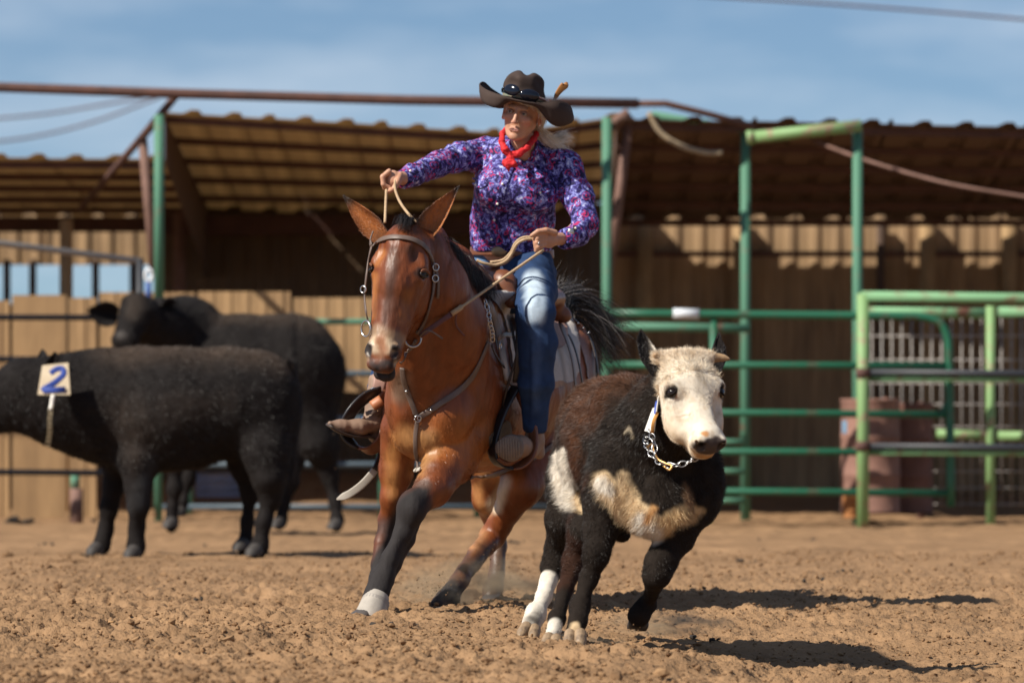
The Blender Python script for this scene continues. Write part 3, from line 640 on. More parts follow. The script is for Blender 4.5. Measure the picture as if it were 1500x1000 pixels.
# the face, in its own frame
W = L_ + (np.stack([fbm(V, 30, 2, 61 + i) for i in range(3)], 1) - .5) * .03
face = sstep(-.135, -.115, W[:, 2] + .55 * (W[:, 1] - .0) * (W[:, 1] > 0) + .0) * (np.abs(L_[:, 0]) < .17) * (L_[:, 1] > -.24) * (L_[:, 1] < .3) * (L_[:, 2] > -.2)
C_ = C_ * (1 - face[:, None]) + np.array((.74, .66, .54)) * face[:, None]
jaw = face * sstep(.0, -.07, W[:, 2]) * sstep(.02, .12, W[:, 1]); C_ = C_ * (1 - .45 * jaw[:, None]) + np.array((.66, .46, .26)) * .45 * jaw[:, None]
pol = face * sstep(-.10, -.14, W[:, 1]); C_ = C_ * (1 - .3 * pol[:, None]) + np.array((.60, .43, .26)) * .3 * pol[:, None]; fz = sstep(.50, .72, fbm(V, 45, 3, 66)) * face * .45; C_ = C_ * (1 - fz[:, None]) + np.array((.50, .36, .22)) * fz[:, None]
def spot(c, r, col, soft=.25, q_=1.0):
    global C_
    d = np.sqrt((((W - np.array(c)) / np.array(r)) ** 2).sum(1)); m_ = (1 - sstep(1 - soft, 1 + soft, d)) * q_ * (np.abs(L_[:, 0]) < .2); C_ = C_ * (1 - m_[:, None]) + np.array(col) * m_[:, None]
NOSE = (.085, .066, .058)
spot((0, .228, .006), (.066, .030, .044), NOSE, .15); [spot((q * .039, .226, .016), (.017, .017, .022), (.008, .006, .005), .2) for q in (-1, 1)]; spot((0, .222, -.048), (.058, .026, .013), (.55, .32, .14), .3)  # black nostril spots put the darkness of the holes into the colour
spot((-.030, .198, .040), (.016, .010, .02), (.55, .28, .12), .4)
spot((.0, -.045, .045), (.010, .035, .03), (.22, .18, .14), .6, .7); spot((.02, -.035, .045), (.006, .03, .03), (.25, .2, .15), .6, .6); spot((-.055, .09, -.02), (.03, .004, .03), (.3, .16, .08), .6, .5)
spot((0, -.015, .05), (.02, .05, .03), (.40, .33, .25), .7, .45)
for q in (-1, 1): spot((q * .098, .0, .004), (.027, .022, .034), (.02, .014, .012), .2); spot((q * .082, .018, .022), (.011, .010, .02), (.30, .13, .06), .4)
COAT = coatmat('calf_coat', .85, .08); HAIRM = coatmat('calf_hair', .5, .32, var=.0, bump=0); 
body = mesh('body', V, F, COAT, calf); setcol(body, C_)
# coat
inl = (L_[:, 1] > -.25) & (L_[:, 1] < .26) & (L_[:, 2] > -.16) & (np.abs(L_[:, 0]) < .18)
hd = inl.astype(float); z = V[:, 2]
ln = np.where(z > .52, .022, .014) + .018 * sstep(.75, .5, z) * sstep(.35, .45, z) * (C_[:, 0] > .3) ; ln = np.where(inl, .011, ln); ln = np.where(inl & (L_[:, 1] < -.06), .024, ln); ln = np.where(inl & (L_[:, 1] > .07), .007, ln)
ln = np.where(inl & (L_[:, 2] < -.09) & (L_[:, 1] > .02), .016, ln)
ln = np.where(z < .25, .007, ln); dens = np.where(inl & (L_[:, 1] > .205) & (L_[:, 2] > -.04), 0.0, np.where(inl, 1.6, 1.0))
for q in (-1, 1): dens = np.where(np.linalg.norm(L_ - np.array((q * .094, .0, .002)), axis=1) < .020, 0.02, dens)
lie = np.tile(np.array((-.25, .55, -.75)), (len(V), 1)); nd = hf.n[None] + hf.x[None] * (L_[:, :1] * 5); lie = np.where(inl[:, None], nd, lie)
up_ = (L_[:, 1] < -.055)[:, None] & inl[:, None]; rad = hf.x[None] * L_[:, :1] + hf.n[None] * (L_[:, 1:2] + .045); lie = np.where(up_, rad / (np.linalg.norm(rad, axis=1, keepdims=True) + 1e-6), lie)
hair('coat', V, F, C_, 300000, ln, .00034, lie, calf, HAIRM, dens, lift=.40, curl=.42, cvar=.22)
pl = inl & (L_[:, 1] < -.045) & (L_[:, 2] > -.11) & (np.abs(L_[:, 0]) < .10)
hair('poll_curls', V, F, C_ * (1.12, 1.06, .98), 4200, np.full(len(V), .030), .0005, lie, calf, HAIRM, pl.astype(float) * (face > .5), lift=.30, curl=.9, cvar=.25, seed=19, mott=.25)
# eyes
EYE = mat('dark_eye', (.014, .008, .006), .16, .2, 20, spec=.4)
HOOF = mat('calf_hoof', (.38, .26, .15), .6, 0, 26, col2=(.09, .06, .04), bump=.002)
def uv_ell(c, r, M_=None, seg=20, rings=12):
    V, F = [], []
    for i in range(rings + 1):
        t = math.pi * i / rings
        for k in range(seg): a = 2 * math.pi * k / seg; V.append((r[0] * math.sin(t) * math.cos(a), r[1] * math.sin(t) * math.sin(a), r[2] * math.cos(t)))
    for i in range(rings):
        for k in range(seg): F.append((i * seg + k, (i + 1) * seg + k, (i + 1) * seg + (k + 1) % seg, i * seg + (k + 1) % seg))
    V = np.array(V); V = V @ M_ if M_ is not None else V; return V + np.asarray(c), F
LID = mat('black_skin', (.02, .014, .012), .45, .2, 30)
for q in (-1, 1):
    v, f = uv_ell(hf(q * .086, .0, -.006), (.0210,) * 3); e = mesh('eye', v, f, EYE, calf)
    pts = []
    for a in np.linspace(0, 2 * math.pi, 25):
        c_, s2 = math.cos(a), math.sin(a)     # almond lid ring round the eyeball, facing out and forward
        f1 = nrmz(hf.x * q * .76 + hf.u * .65); f2 = nrmz(np.cross(f1, hf.n)) * q; f3 = np.cross(f1, f2)
        pts.append(hf(q * .086, .0, -.006) + f1 * (.0150 - .005 * c_ * c_ + .002 * (s2 < 0)) + f2 * c_ * .0195 + nrmz(hf.n) * s2 * (.0125 if s2 > 0 else .0110))
    tube('eyelid', pts, .0038, mat('calf_lid', (.012, .009, .008), .85, .2, 30, spec=.1), calf, seg=8)
# horns and ears
HORN = mat('horn', (.50, .33, .17), .45, 0, 20, col2=(.20, .12, .07), bump=.0006)
tube('horn', catmull([hf(.098, -.158, -.036), hf(.124, -.160, -.034), hf(.146, -.155, -.028), hf(.166, -.146, -.020)], 4), [.019, .019, .0185, .018, .018, .017, .016, .015, .014, .012, .009, .006, .003], HORN, calf)
tube('horn', catmull([hf(-.088, -.156, -.034), hf(-.106, -.160, -.026), hf(-.116, -.158, -.012)], 4), [.018, .018, .017, .016, .015, .013, .010, .007, .003], HORN, calf)
def ear_g(base, tip, wdir, w, cup, thick=.006, n=14, m_=9, shape=lambda t: math.sin(math.pi * min(1, .16 + .84 * t) ** .85) ** .8):
    """a cupped leaf-shaped ear; wdir: width direction, cup: direction the hollow faces"""
    base, tip, wdir, cup = (np.asarray(v, float) for v in (base, tip, wdir, cup)); V, F = [], []
    for side in (0, 1):
        for i in range(n):
            t = i / (n - 1); ww = w * shape(t) if t < 1 else .0015; c = base + (tip - base) * t
            for j in range(m_):
                x = -1 + 2 * j / (m_ - 1); V.append(c + wdir * ww * x * (1 - .1 * x * x) + cup * (ww * .75 * x * x - side * thick * (1 - .6 * abs(x) ** 3) - ww * .2))
    for side in (0, 1):
        o_ = side * n * m_
        for i in range(n - 1):
            for j in range(m_ - 1):
                q = (o_ + i * m_ + j, o_ + i * m_ + j + 1, o_ + (i + 1) * m_ + j + 1, o_ + (i + 1) * m_ + j); F.append(q if side else q[::-1])
    for i in range(n - 1):
        for j in (0, m_ - 1): F.append((i * m_ + j, (i + 1) * m_ + j, n * m_ + (i + 1) * m_ + j, n * m_ + i * m_ + j))
    for i in (0, n - 1):
        for j in range(m_ - 1): F.append((i * m_ + j, i * m_ + j + 1, n * m_ + i * m_ + j + 1, n * m_ + i * m_ + j))
    return np.array(V), np.array(F)
for (b_, t_, wd, cup, lb) in ((Q(970, 556, -.33), Q(939, 484, -.26), (.86, -.1, -.38), (-.2, -.95, -.1), 1), (Q(1046, 545, -.12), Q(1053, 489, .02), (.9, .1, 0), (.5, -.6, 0), 2)):
    v, f = ear_g(b_, t_, nrmz(wd), (23 if lb == 1 else 12) * u_, nrmz(cup)); v = relax(v, f, 1, .3)
    white = (Q(957, 505, -.30), Q(982, 530, -.34)) if lb == 1 else (Q(1056, 497, -.2), Q(1058, 503, -.2))
    c_ = paint(v, (.02, .016, .015), [(white[0], white[1], 8 * u_, (.75, .68, .58), .02)], 3, .005)
    e = mesh('ear', v, f, COAT, calf); setcol(e, c_)
    hair('ear_hair', v, f, c_, 5000, np.full(len(v), .014), .0004, np.tile(np.asarray(t_) - np.asarray(b_), (len(v), 1)) * 5, e, HAIRM, lift=.3, curl=.35)
# cloven hooves
def claw(c, tip, w, h, par=None, m=None):
    c, tip = np.asarray(c, float), np.asarray(tip, float); k = Sculpt(np.minimum(c, tip) - .06, np.maximum(c, tip) + .06, .0035)
    k.cone(c, c + (tip - c) * .7, w * .95, w * .95, .006); k.cone(c + (0, 0, -h * .3), tip + (tip - c) * .1 + (0, -w * .3, 0), w * .95, w * .62, .006)
    v, f = k.surface(); v[:, 2] = np.maximum(v[:, 2], tip[2] - w * .05); v[:, 0] = c[0] + (v[:, 0] - c[0]) * (1 - .12 * sstep(c[2], tip[2], v[:, 2]) * 0); return v, f
for (x, y, d, tx, ty, td) in ((836, 928, -.26, 832, 944, -.30), (850, 928, -.27, 850, 945, -.31), (771, 918, .46, 763, 930, .42), (783, 921, .46, 781, 934, .41), (804, 934, -.10, 799, 948, -.15), (815, 936, -.12, 812, 951, -.17)):
    v, f = claw(Q(x, y, d), Q(tx, ty, td), 9.6 * u_, .022); mesh('hoof', v, f, HOOF, calf)
HOOFD = mat('dark_hoof', (.03, .024, .02), .5, .3, 20, bump=.001)
for (x, y, d, tx, ty, td) in ((930, 910, .04, 926, 920, .07), (941, 912, .04, 938, 923, .07)):
    v, f = claw(Q(x, y, d), Q(tx, ty, td), 9.5 * u_, .03); mesh('hoof', v, f, HOOFD, calf)
for (x, y, d) in ((838, 905, -.13), (858, 905, -.13), (777, 903, .6), (792, 906, .6)):
    v, f = uv_ell(Q(x, y, d), (.010, .012, .012)); mesh('dewclaw', v, f, HOOFD, calf)
# collar: chain, clip and number card
COLL = (math.pi * 2)
coll = thing('chain_collar', 'steel chain collar with a brass clip round the calf neck', 'collar', Q(985, 680, -.3))
STEEL = mat('steel', (.60, .61, .62), .30, .2, 20, metal=1.0); BRASS = mat('brass', (.62, .36, .14), .35, .3, 20, metal=1.0)
cp = catmull([Q(952, 628, -.20), Q(946, 645, -.28), Q(951, 660, -.34), Q(962, 674, -.38), Q(978, 681, -.42), Q(996, 680, -.44), Q(1012, 675, -.44), Q(1026, 665, -.42)], 8)
def chain(pts, step, r, ln_, par, m, name='link'):
    pts = np.array(pts); seg = np.linalg.norm(np.diff(pts, axis=0), axis=1); cs = np.concatenate([[0], np.cumsum(seg)]); k = 0
    for t in np.arange(0, cs[-1], step):
        c = np.array([np.interp(t, cs, pts[:, i]) for i in range(3)]); c2 = np.array([np.interp(min(t + .01, cs[-1]), cs, pts[:, i]) for i in range(3)]); a = nrmz(c2 - c + 1e-9)
        b = nrmz(np.cross(a, (0, -1, .3) if k % 2 else (.2, .4, 1))); ring = [c + a * ln_ * .5 * math.cos(q) + b * ln_ * .30 * math.sin(q) for q in np.linspace(0, 2 * math.pi, 13)]
        tube(name, ring, r, m, par, seg=6, caps=False); k += 1
chain(cp, .026, .0019, .034, coll, STEEL)
chain([Q(953, 632, -.32), Q(958, 648, -.36), Q(960, 666, -.38)], .026, .0019, .034, coll, STEEL)
tube('clip', catmull([Q(948, 655, -.33), Q(955, 650, -.35), Q(958, 660, -.37), Q(964, 672, -.41), Q(974, 678, -.43), Q(984, 682, -.45), Q(980, 688, -.45), Q(972, 682, -.44)], 4), .0038, BRASS, coll, seg=8)
card = thing('number_card', 'white card edge-on with a blue stripe hanging by the calf cheek', 'card', Q(956, 610, -.3))
CARD = mat('card', (.80, .77, .70), .6, .08, 6)
a, b, c, d = Q(962, 580, -.26), Q(965, 579, -.30), Q(957, 632, -.33), Q(944, 631, -.30)
v = np.array([a, b, c, d, a + (.004, .004, 0), b + (.004, .004, 0), c + (.004, .004, 0), d + (.004, .004, 0)]); mesh('sheet', v, [(0, 1, 2, 3), (7, 6, 5, 4), (0, 4, 5, 1), (1, 5, 6, 2), (2, 6, 7, 3), (3, 7, 4, 0)], CARD, card, smooth=False)
BLUEI = mat('blue_ink', (.03, .07, .34), .6, .15)
a, b, c, d = Q(960, 588, -.31), Q(963, 586, -.32), Q(960, 606, -.335), Q(957, 606, -.33); v = np.array([a, b, c, d]) + (0, -.008, 0); mesh('numeral_edge', v, [(0, 1, 2, 3)], BLUEI, card, smooth=False)
tube('strap', catmull([Q(963, 604, -.33), Q(957, 618, -.36), Q(955, 634, -.35)], 4), .006, mat('orange_tape', (.55, .26, .06), .6), card, rx=(1, .3), up=(0, -1, 0))
# ------------------------------------------------------------------ the mule
Ym = 23.8
def M(px, py, d=0.0): return P(px, py, Ym + d)
um = S(Ym)
mule = thing('mule', 'bay mule with long ears cantering in a lean, black lower legs and a pale muzzle', 'mule', M(640, 905))
s_ = Sculpt(M(475, 925, -1.0), M(905, 300, 1.85), .0068)
c, e, p_ = s_.cone, s_.ell, s_.path
# barrel, chest, croup
c(M(668, 575, .15), M(725, 570, .70), 84 * um, 92 * um, .10, flat=((0, 0, 1), 1.10)); c(M(725, 570, .70), M(782, 555, 1.25), 92 * um, 84 * um, .10, flat=((0, 0, 1), 1.08))
e(M(790, 548, 1.35), (82 * um, .30, 86 * um), k=.08); e(M(700, 600, .5), (84 * um, .45, 92 * um), k=.08)
e(M(700, 470, .25), (34 * um, .26, 52 * um), k=.10)                                    # withers
c(M(622, 590, -.04), M(668, 590, -.02), 52 * um, 54 * um, .06); e(M(598, 600, -.16), (27 * um, .10, 44 * um), k=.05); e(M(655, 606, -.16), (38 * um, .11, 48 * um), k=.05)   # breast
e(M(624, 640, -.12), (48 * um, .12, 34 * um), k=.05)
e(M(690, 560, .08), (36 * um, .22, 78 * um), k=.06); e(M(592, 590, .10), (26 * um, .18, 66 * um), k=.06)   # shoulders
# neck
p_([M(612, 372, -.42), M(634, 425, -.34), M(650, 480, -.18), M(652, 550, .0)], [44 * um, 50 * um, 64 * um, 80 * um], .07, flat=((1, .1, 0), .92))
p_([M(628, 352, -.34), M(662, 392, -.18), M(694, 430, .05)], [22 * um, 28 * um, 36 * um], .07)
p_([M(600, 470, -.42), M(606, 530, -.25), M(610, 590, -.12)], [26 * um, 34 * um, 40 * um], .06)
# left fore (picture right): reaching down and left
p_([M(678, 632, .0), M(664, 672, -.10), M(634, 714, -.26), M(606, 742, -.34)], [46 * um, 34 * um, 24 * um, 18.5 * um], .035)
c(M(668, 640, -.08), M(640, 690, -.22), 30 * um, 22 * um, .03)
e(M(603, 744, -.36), (17 * um, .055, 24 * um), k=.035)
p_([M(602, 748, -.345), M(590, 782, -.36), M(572, 818, -.38), M(560, 846, -.40)], [18 * um, 12.5 * um, 12 * um, 15 * um], .02)
p_([M(606, 752, -.31), M(596, 790, -.325), M(578, 826, -.35), M(566, 848, -.37)], [12 * um, 9 * um, 8.5 * um, 11 * um], .02)
c(M(559, 848, -.40), M(546, 884, -.46), 17 * um, 16 * um, .02)
# right fore, behind the left cannon
p_([M(588, 630, .02), M(580, 690, .06), M(574, 728, .06), M(568, 762, .10)], [30 * um, 22 * um, 15.5 * um, 14 * um], .035)
p_([M(568, 762, .10), M(560, 792, .06), M(556, 826, .02), M(556, 846, -.02)], [14 * um, 9.5 * um, 10 * um, 13 * um], .02); c(M(556, 846, -.02), M(550, 866, -.06), 13 * um, 12 * um, .02)
# hind legs
p_([M(800, 600, 1.20), M(788, 660, 1.00), M(762, 715, .82), M(732, 768, .92)], [66 * um, 48 * um, 27 * um, 17 * um], .05); e(M(805, 610, 1.2), (50 * um, .2, 70 * um), k=.06)
p_([M(732, 768, .92), M(722, 786, .94), M(700, 812, .80), M(672, 852, .50), M(655, 878, .34)], [18 * um, 18 * um, 13.5 * um, 12 * um, 16 * um], .02)
c(M(738, 775, .98), M(728, 790, 1.0), 11 * um, 9 * um, .02); c(M(654, 878, .32), M(642, 893, .22), 16 * um, 15 * um, .02)
p_([M(748, 625, 1.25), M(722, 680, 1.15), M(716, 728, 1.20), M(728, 775, 1.42)], [54 * um, 34 * um, 23 * um, 15 * um], .05)
p_([M(728, 775, 1.42), M(731, 800, 1.42), M(727, 840, 1.35), M(722, 862, 1.30)], [15 * um, 12 * um, 11 * um, 15 * um], .02); c(M(722, 862, 1.30), M(720, 874, 1.26), 14 * um, 14 * um, .02)
e(M(742, 672, 1.0), (34 * um, .2, 26 * um), k=.06)
# head
mf = Frame(M(582, 396, -.62), pitch=13, yaw=-15, roll=6.5, scale=1.07)
def hc(a, b, ra, rb, k=.02, **kw): s_.cone(mf(*a), mf(*b), ra * mf.k, rb * mf.k, k, **kw)
def he(c, r, k=.02, **kw): s_.ell(mf(*c), np.array(r) * mf.k, mf.M, k, **kw)
he((0, -.085, -.065), (.098, .120, .10)); hc((0, -.08, -.03), (0, .05, -.018), .086, .080, .03)
hc((0, .03, -.014), (0, .27, -.004), .062, .044, .03)
for q in (-1, 1):
    he((q * .084, -.008, -.018), (.029, .048, .030), .045); hc((q * .042, .05, -.055), (q * .028, .26, -.03), .056, .042, .03)
    he((q * .070, .045, -.125), (.038, .110, .095), .03); hc((q * .040, .10, -.15), (q * .022, .28, -.07), .034, .024, .03)
    hc((q * .076, .045, -.035), (q * .056, .19, -.035), .010, .008, .02)
    he((q * .112, .004, -.004), (.020, .016, .022), .012, sub=True); he((q * .074, -.066, .028), (.016, .026, .010), .035, sub=True)
    hc((q * .030, .09, .030), (q * .028, .22, .030), .010, .008, .02, sub=True) if False else None
he((0, .322, -.018), (.064, .055, .052), .03)
for q in (-1, 1):
    he((q * .048, .318, .008), (.022, .034, .024), .015); he((q * .053, .330, .026), (.015, .024, .014), .006, sub=True); he((q * .065, .324, .018), (.011, .025, .010), .006, sub=True)
he((0, .372, -.008), (.056, .030, .034), .02); he((0, .390, -.070), (.044, .030, .024), .012); hc((0, .25, -.08), (0, .37, -.062), .04, .034, .02)
he((0, .404, -.038), (.074, .050, .0125), .006, sub=True)
V, F = s_.surface(); del s_
L_ = mf.loc(V); N = vnormals(V, F); inh = (L_[:, 1] > -.2) & (L_[:, 1] < .45) & (L_[:, 2] > -.22) & (np.abs(L_[:, 0]) < .15)
st = V * (1, 1, .45)
V = V + N * ((fbm(st, 14, 3, 14) - .5) * .014 * np.where(inh, .35, 1) + (fbm(L_ * (1, .35, 1), 34, 3, 15) - .5) * .012 * inh + (1 - np.abs(fbm(V * (1, 1, .5), 9, 2, 77) - .5) * 4) * .005 * (1 - inh))[:, None]
N = vnormals(V, F)
BAY, BAYD, BAYL, TANB, MBLK = (.185, .047, .011), (.060, .016, .007), (.42, .135, .028), (.52, .27, .11), (.019, .015, .015)
br = [(M(650, 640, -.1), M(720, 690, .6), 60 * um, BAYL, .14), (M(735, 680, 1.0), M(770, 690, 1.0), 46 * um, (.42, .19, .07), .12), (M(752, 640, .4), M(700, 665, .2), 30 * um, (.40, .18, .06), .12),
      (M(690, 420, .0), M(655, 400, -.2), 28 * um, BAYD, .10),
      (M(604, 744, -.35), M(540, 900, -.5), 26 * um, MBLK, .06), (M(618, 728, -.3), M(604, 742, -.3), 16 * um, (.05, .022, .014), .05),
      (M(570, 775, .1), M(548, 880, .0), 22 * um, MBLK, .08), (M(700, 815, .8), M(640, 895, .2), 24 * um, (.06, .032, .020), .14), (M(662, 866, .4), M(636, 900, .2), 26 * um, MBLK, .08),
      (M(730, 800, 1.4), M(720, 880, 1.2), 24 * um, (.10, .055, .035), .10)]
C_ = paint(V, BAY, br, 41, .03, 9)
C_ = pbrush(V, C_, [([(590, 560, 14), (590, 575, 16)], (.20, .12, .08), 22), ([(598, 640, 18), (628, 650, 18), (610, 690, 12)], (.42, .20, .07), 22), ([(724, 742, 8), (744, 706, 8)], (.66, .52, .36), 14),
    ([(700, 780, 10), (690, 800, 8)], (.42, .20, .08), 20), ([(700, 712, 8), (712, 750, 6)], (.45, .20, .07), 10), ([(576, 640, 5), (574, 720, 8)], (.40, .17, .05), 16)], 22.5, 25.6, N, 51, 8, 9)
C_ = pbrush(V, C_, [([(622, 716, 12), (604, 744, 24), (584, 790, 20), (556, 850, 26), (545, 890, 26)], MBLK, 14), ([(606, 705, 5), (632, 712, 4)], (.10, .04, .02), 12)], 22.6, 23.9, None, 55, 5, 9)
C_ = pbrush(V, C_, [([(577, 368, 5), (574, 410, 7), (568, 450, 7), (564, 472, 4)], (.055, .018, .009), 12), ([(549, 405, 5), (546, 440, 6), (546, 462, 4)], (.36, .13, .035), 10), ([(598, 430, 7), (588, 470, 6)], (.28, .09, .022), 12),
    ([(560, 372, 6), (553, 388, 4)], (.34, .12, .03), 8), ([(598, 366, 8), (606, 378, 6)], (.10, .032, .012), 12)], 22.2, 23.6, N, 57, 4, 14)
W = L_ + (np.stack([fbm(V, 22, 3, 71 + i) for i in range(3)], 1) - .5) * .04
def mspot(c, r, col, soft=.3, q_=1.0, sym=False):
    global C_
    for sx in ((1, -1) if sym else (1,)):
        d = np.sqrt((((W - np.array(c) * (sx, 1, 1)) / np.array(r)) ** 2).sum(1)); m_ = (1 - sstep(1 - soft, 1 + soft, d)) * q_ * inh; C_ = C_ * (1 - m_[:, None]) + np.array(col) * m_[:, None]
mspot((0, .08, .03), (.035, .20, .03), (.13, .040, .016), .6, .6)
mspot((-.01, .275, .01), (.085, .050, .06), (.30, .19, .11), .45); mspot((-.012, .305, .02), (.070, .036, .05), (.56, .41, .27), .4); mspot((0, .35, -.04), (.09, .035, .05), (.10, .07, .06), .4); mspot((0, .30, .03), (.02, .05, .02), (.34, .15, .07), .5)
mspot((0, .375, -.012), (.062, .028, .05), (.035, .025, .024), .3); mspot((.056, .330, .020), (.026, .034, .026), (.022, .016, .016), .3, 1, True); mspot((0, .39, -.06), (.07, .035, .035), (.03, .022, .022), .3); mspot((0, .392, -.034), (.035, .012, .012), (.55, .45, .36), .3)
mspot((.054, .358, -.02), (.014, .020, .03), (.42, .30, .20), .4, .9, True)
mspot((.100, .002, -.002), (.024, .017, .03), (.03, .015, .012), .35, .9, True); mspot((0, -.02, .05), (.02, .04, .02), (.20, .10, .06), .6, .5)
sk_ = fbm(V * (1, 1, .3), 26, 3, 91)[:, None]; C_ = C_ * (.72 + .56 * sk_); C_ = C_ * (1 - .35 * (inh * sstep(.45, .7, fbm(L_ * (1, .3, 1), 22, 3, 93)))[:, None])
MCOAT = coatmat('bay_coat', .47, .42, var=.3, scale=34, bump=.003, bscale=55, stretch=(1, 1, .25))
_nt = MCOAT.node_tree; _b = _nt.nodes['Principled BSDF']; _bw = _nt.nodes.new('ShaderNodeRGBToBW'); _mr = _nt.nodes.new('ShaderNodeMapRange'); _mr.inputs[1].default_value = .02; _mr.inputs[2].default_value = .06; _mr.inputs[3].default_value = .85; _mr.inputs[4].default_value = .46
_at = [n_ for n_ in _nt.nodes if n_.bl_idname == 'ShaderNodeVertexColor'][0]; _nt.links.new(_at.outputs[0], _bw.inputs[0]); _nt.links.new(_bw.outputs[0], _mr.inputs[0]); _nt.links.new(_mr.outputs[0], _b.inputs['Roughness'])
mb = mesh('body', V, F, MCOAT, mule); setcol(mb, C_)
MV, MF, MN, MC = V, F, N, C_
ln = np.full(len(V), .009); ln = np.where((V[:, 2] > .55) & (V[:, 2] < .86) & (V[:, 1] < 24.2), .020, ln); ln = np.where(inh, .005, ln)
lie = np.tile(np.array((.15, .25, -.9)), (len(V), 1)); lie = np.where(inh[:, None], mf.n[None], lie)
MHAIR = coatmat('bay_hair', .38, .45, var=0, bump=0)
hair('coat', V, F, C_, 200000, ln, .00045, lie, mule, MHAIR, None, lift=.14, curl=.24, cvar=.38, seed=8)

def snapper(V, N, off=.004):
    px = 750 + FPX * V[:, 0] / V[:, 1]; py = HY - FPX * (V[:, 2] - CH) / V[:, 1]; ok = N[:, 1] < .25
    def f(x, y, o=off, rad=3.5):
        d = np.hypot(px - x, py - y); m = ok & (d < rad)
        if not m.any(): m = ok & (d < max(12, d[ok].min() + 1))
        i = np.where(m)[0]; y0 = V[i, 1].min(); j = i[V[i, 1] < y0 + .04]; return P(x, y, V[j, 1].mean()) + N[j].mean(0) * o, nrmz(N[j].mean(0))
    return f
msnap = snapper(MV, MN)
def strap(name, pts, w, m, par, sn=msnap, off=.005, thick=.003, sub=5, closed=False):
    """leather strap lying on the surface along photo columns/rows"""
    q = catmull([np.array((x, y, 0.)) for x, y in pts], sub); a = [sn(x, y, off) for x, y, _ in q]; c_ = np.array([v for v, _ in a]); n_ = np.array([v for _, v in a])
    for _ in range(2): c_[1:-1] = (c_[:-2] + 2 * c_[1:-1] + c_[2:]) / 4; n_[1:-1] = (n_[:-2] + 2 * n_[1:-1] + n_[2:]) / 4
    v, f = tube_g(list(c_), 1.0, 8, rx=(w / 2, thick), up=[n_[i] for i in range(len(n_))]); return mesh(name, v, f, m, par)
# ears
MEAR = coatmat('ear_coat', .6, .25, var=.25, scale=30, bump=.001, bscale=120)
mshape = lambda t: (.78 + .22 * math.sin(math.pi * min(1, t / .35) * .5)) * (1 - max(0, (t - .22) / .78) ** 1.55)
for (b0, t0, wd, cup, w_) in ((M(562, 350, -.50), M(503, 286, -.50), (.70, -.25, .62), (-.25, -.95, .10), 19), (M(620, 345, -.50), M(672, 273, -.44), (.78, .28, -.55), (-.38, -.90, -.1), 20)):
    v, f = ear_g(b0, t0, nrmz(wd), w_ * um, nrmz(cup), .007, 18, 11, mshape)
    tt = (v - b0) @ (t0 - b0) / ((t0 - b0) @ (t0 - b0)); ax = b0 + tt[:, None] * (t0 - b0); lat = np.abs((v - ax) @ nrmz(wd)) / (w_ * um)
    c_ = np.tile(np.array((.48, .165, .042)), (len(v), 1)); nz = (fbm(v, 40, 3, 5) - .5)
    dk = np.clip(sstep(.68, .92, tt + nz * .2) + .75 * sstep(.62, .95, lat + nz * .3) + .5 * (1 - sstep(.0, .3, tt + nz * .3)), 0, 1)[:, None]; c_ = c_ * (1 - dk) + np.array((.05, .028, .018)) * dk
    eo = mesh('ear', v, f, MEAR, mule); setcol(eo, c_)
    hair('ear_hair', v, f, c_ * .8 + .05, 5000, np.where(lat > .7, .014, .009), .0004, np.tile((t0 - b0) * 5, (len(v), 1)), eo, MHAIR, lift=.25, curl=.3, seed=4)
for q in (-1, 1):
    v, f = uv_ell(mf(q * .096, .003, -.012), (.0195,) * 3); mesh('eye', v, f, EYE, mule)
    f1 = nrmz(mf.x * q * .85 + mf.u * .5); f2 = nrmz(np.cross(f1, mf.n)); pts = [mf(q * .096, .003, -.012) + f1 * (.0165 - .004 * math.cos(a) ** 2) + f2 * math.cos(a) * .020 + mf.n * math.sin(a) * (.010 if math.sin(a) > 0 else .009) for a in np.linspace(0, 2 * math.pi, 21)]
    tube('eyelid', pts, .0045, LID, mule, seg=8)
    tube('brow_fold', [mf(q * .096, .003, -.012) + f1 * .018 + f2 * math.cos(a) * .026 + mf.n * -.017 * math.sin(a) for a in np.linspace(.3, 2.84, 9)], [.003, .005, .006, .0065, .0065, .0065, .006, .005, .003], mat('brow_brown', (.17, .055, .02), .6, .3, 20), mule, seg=8)
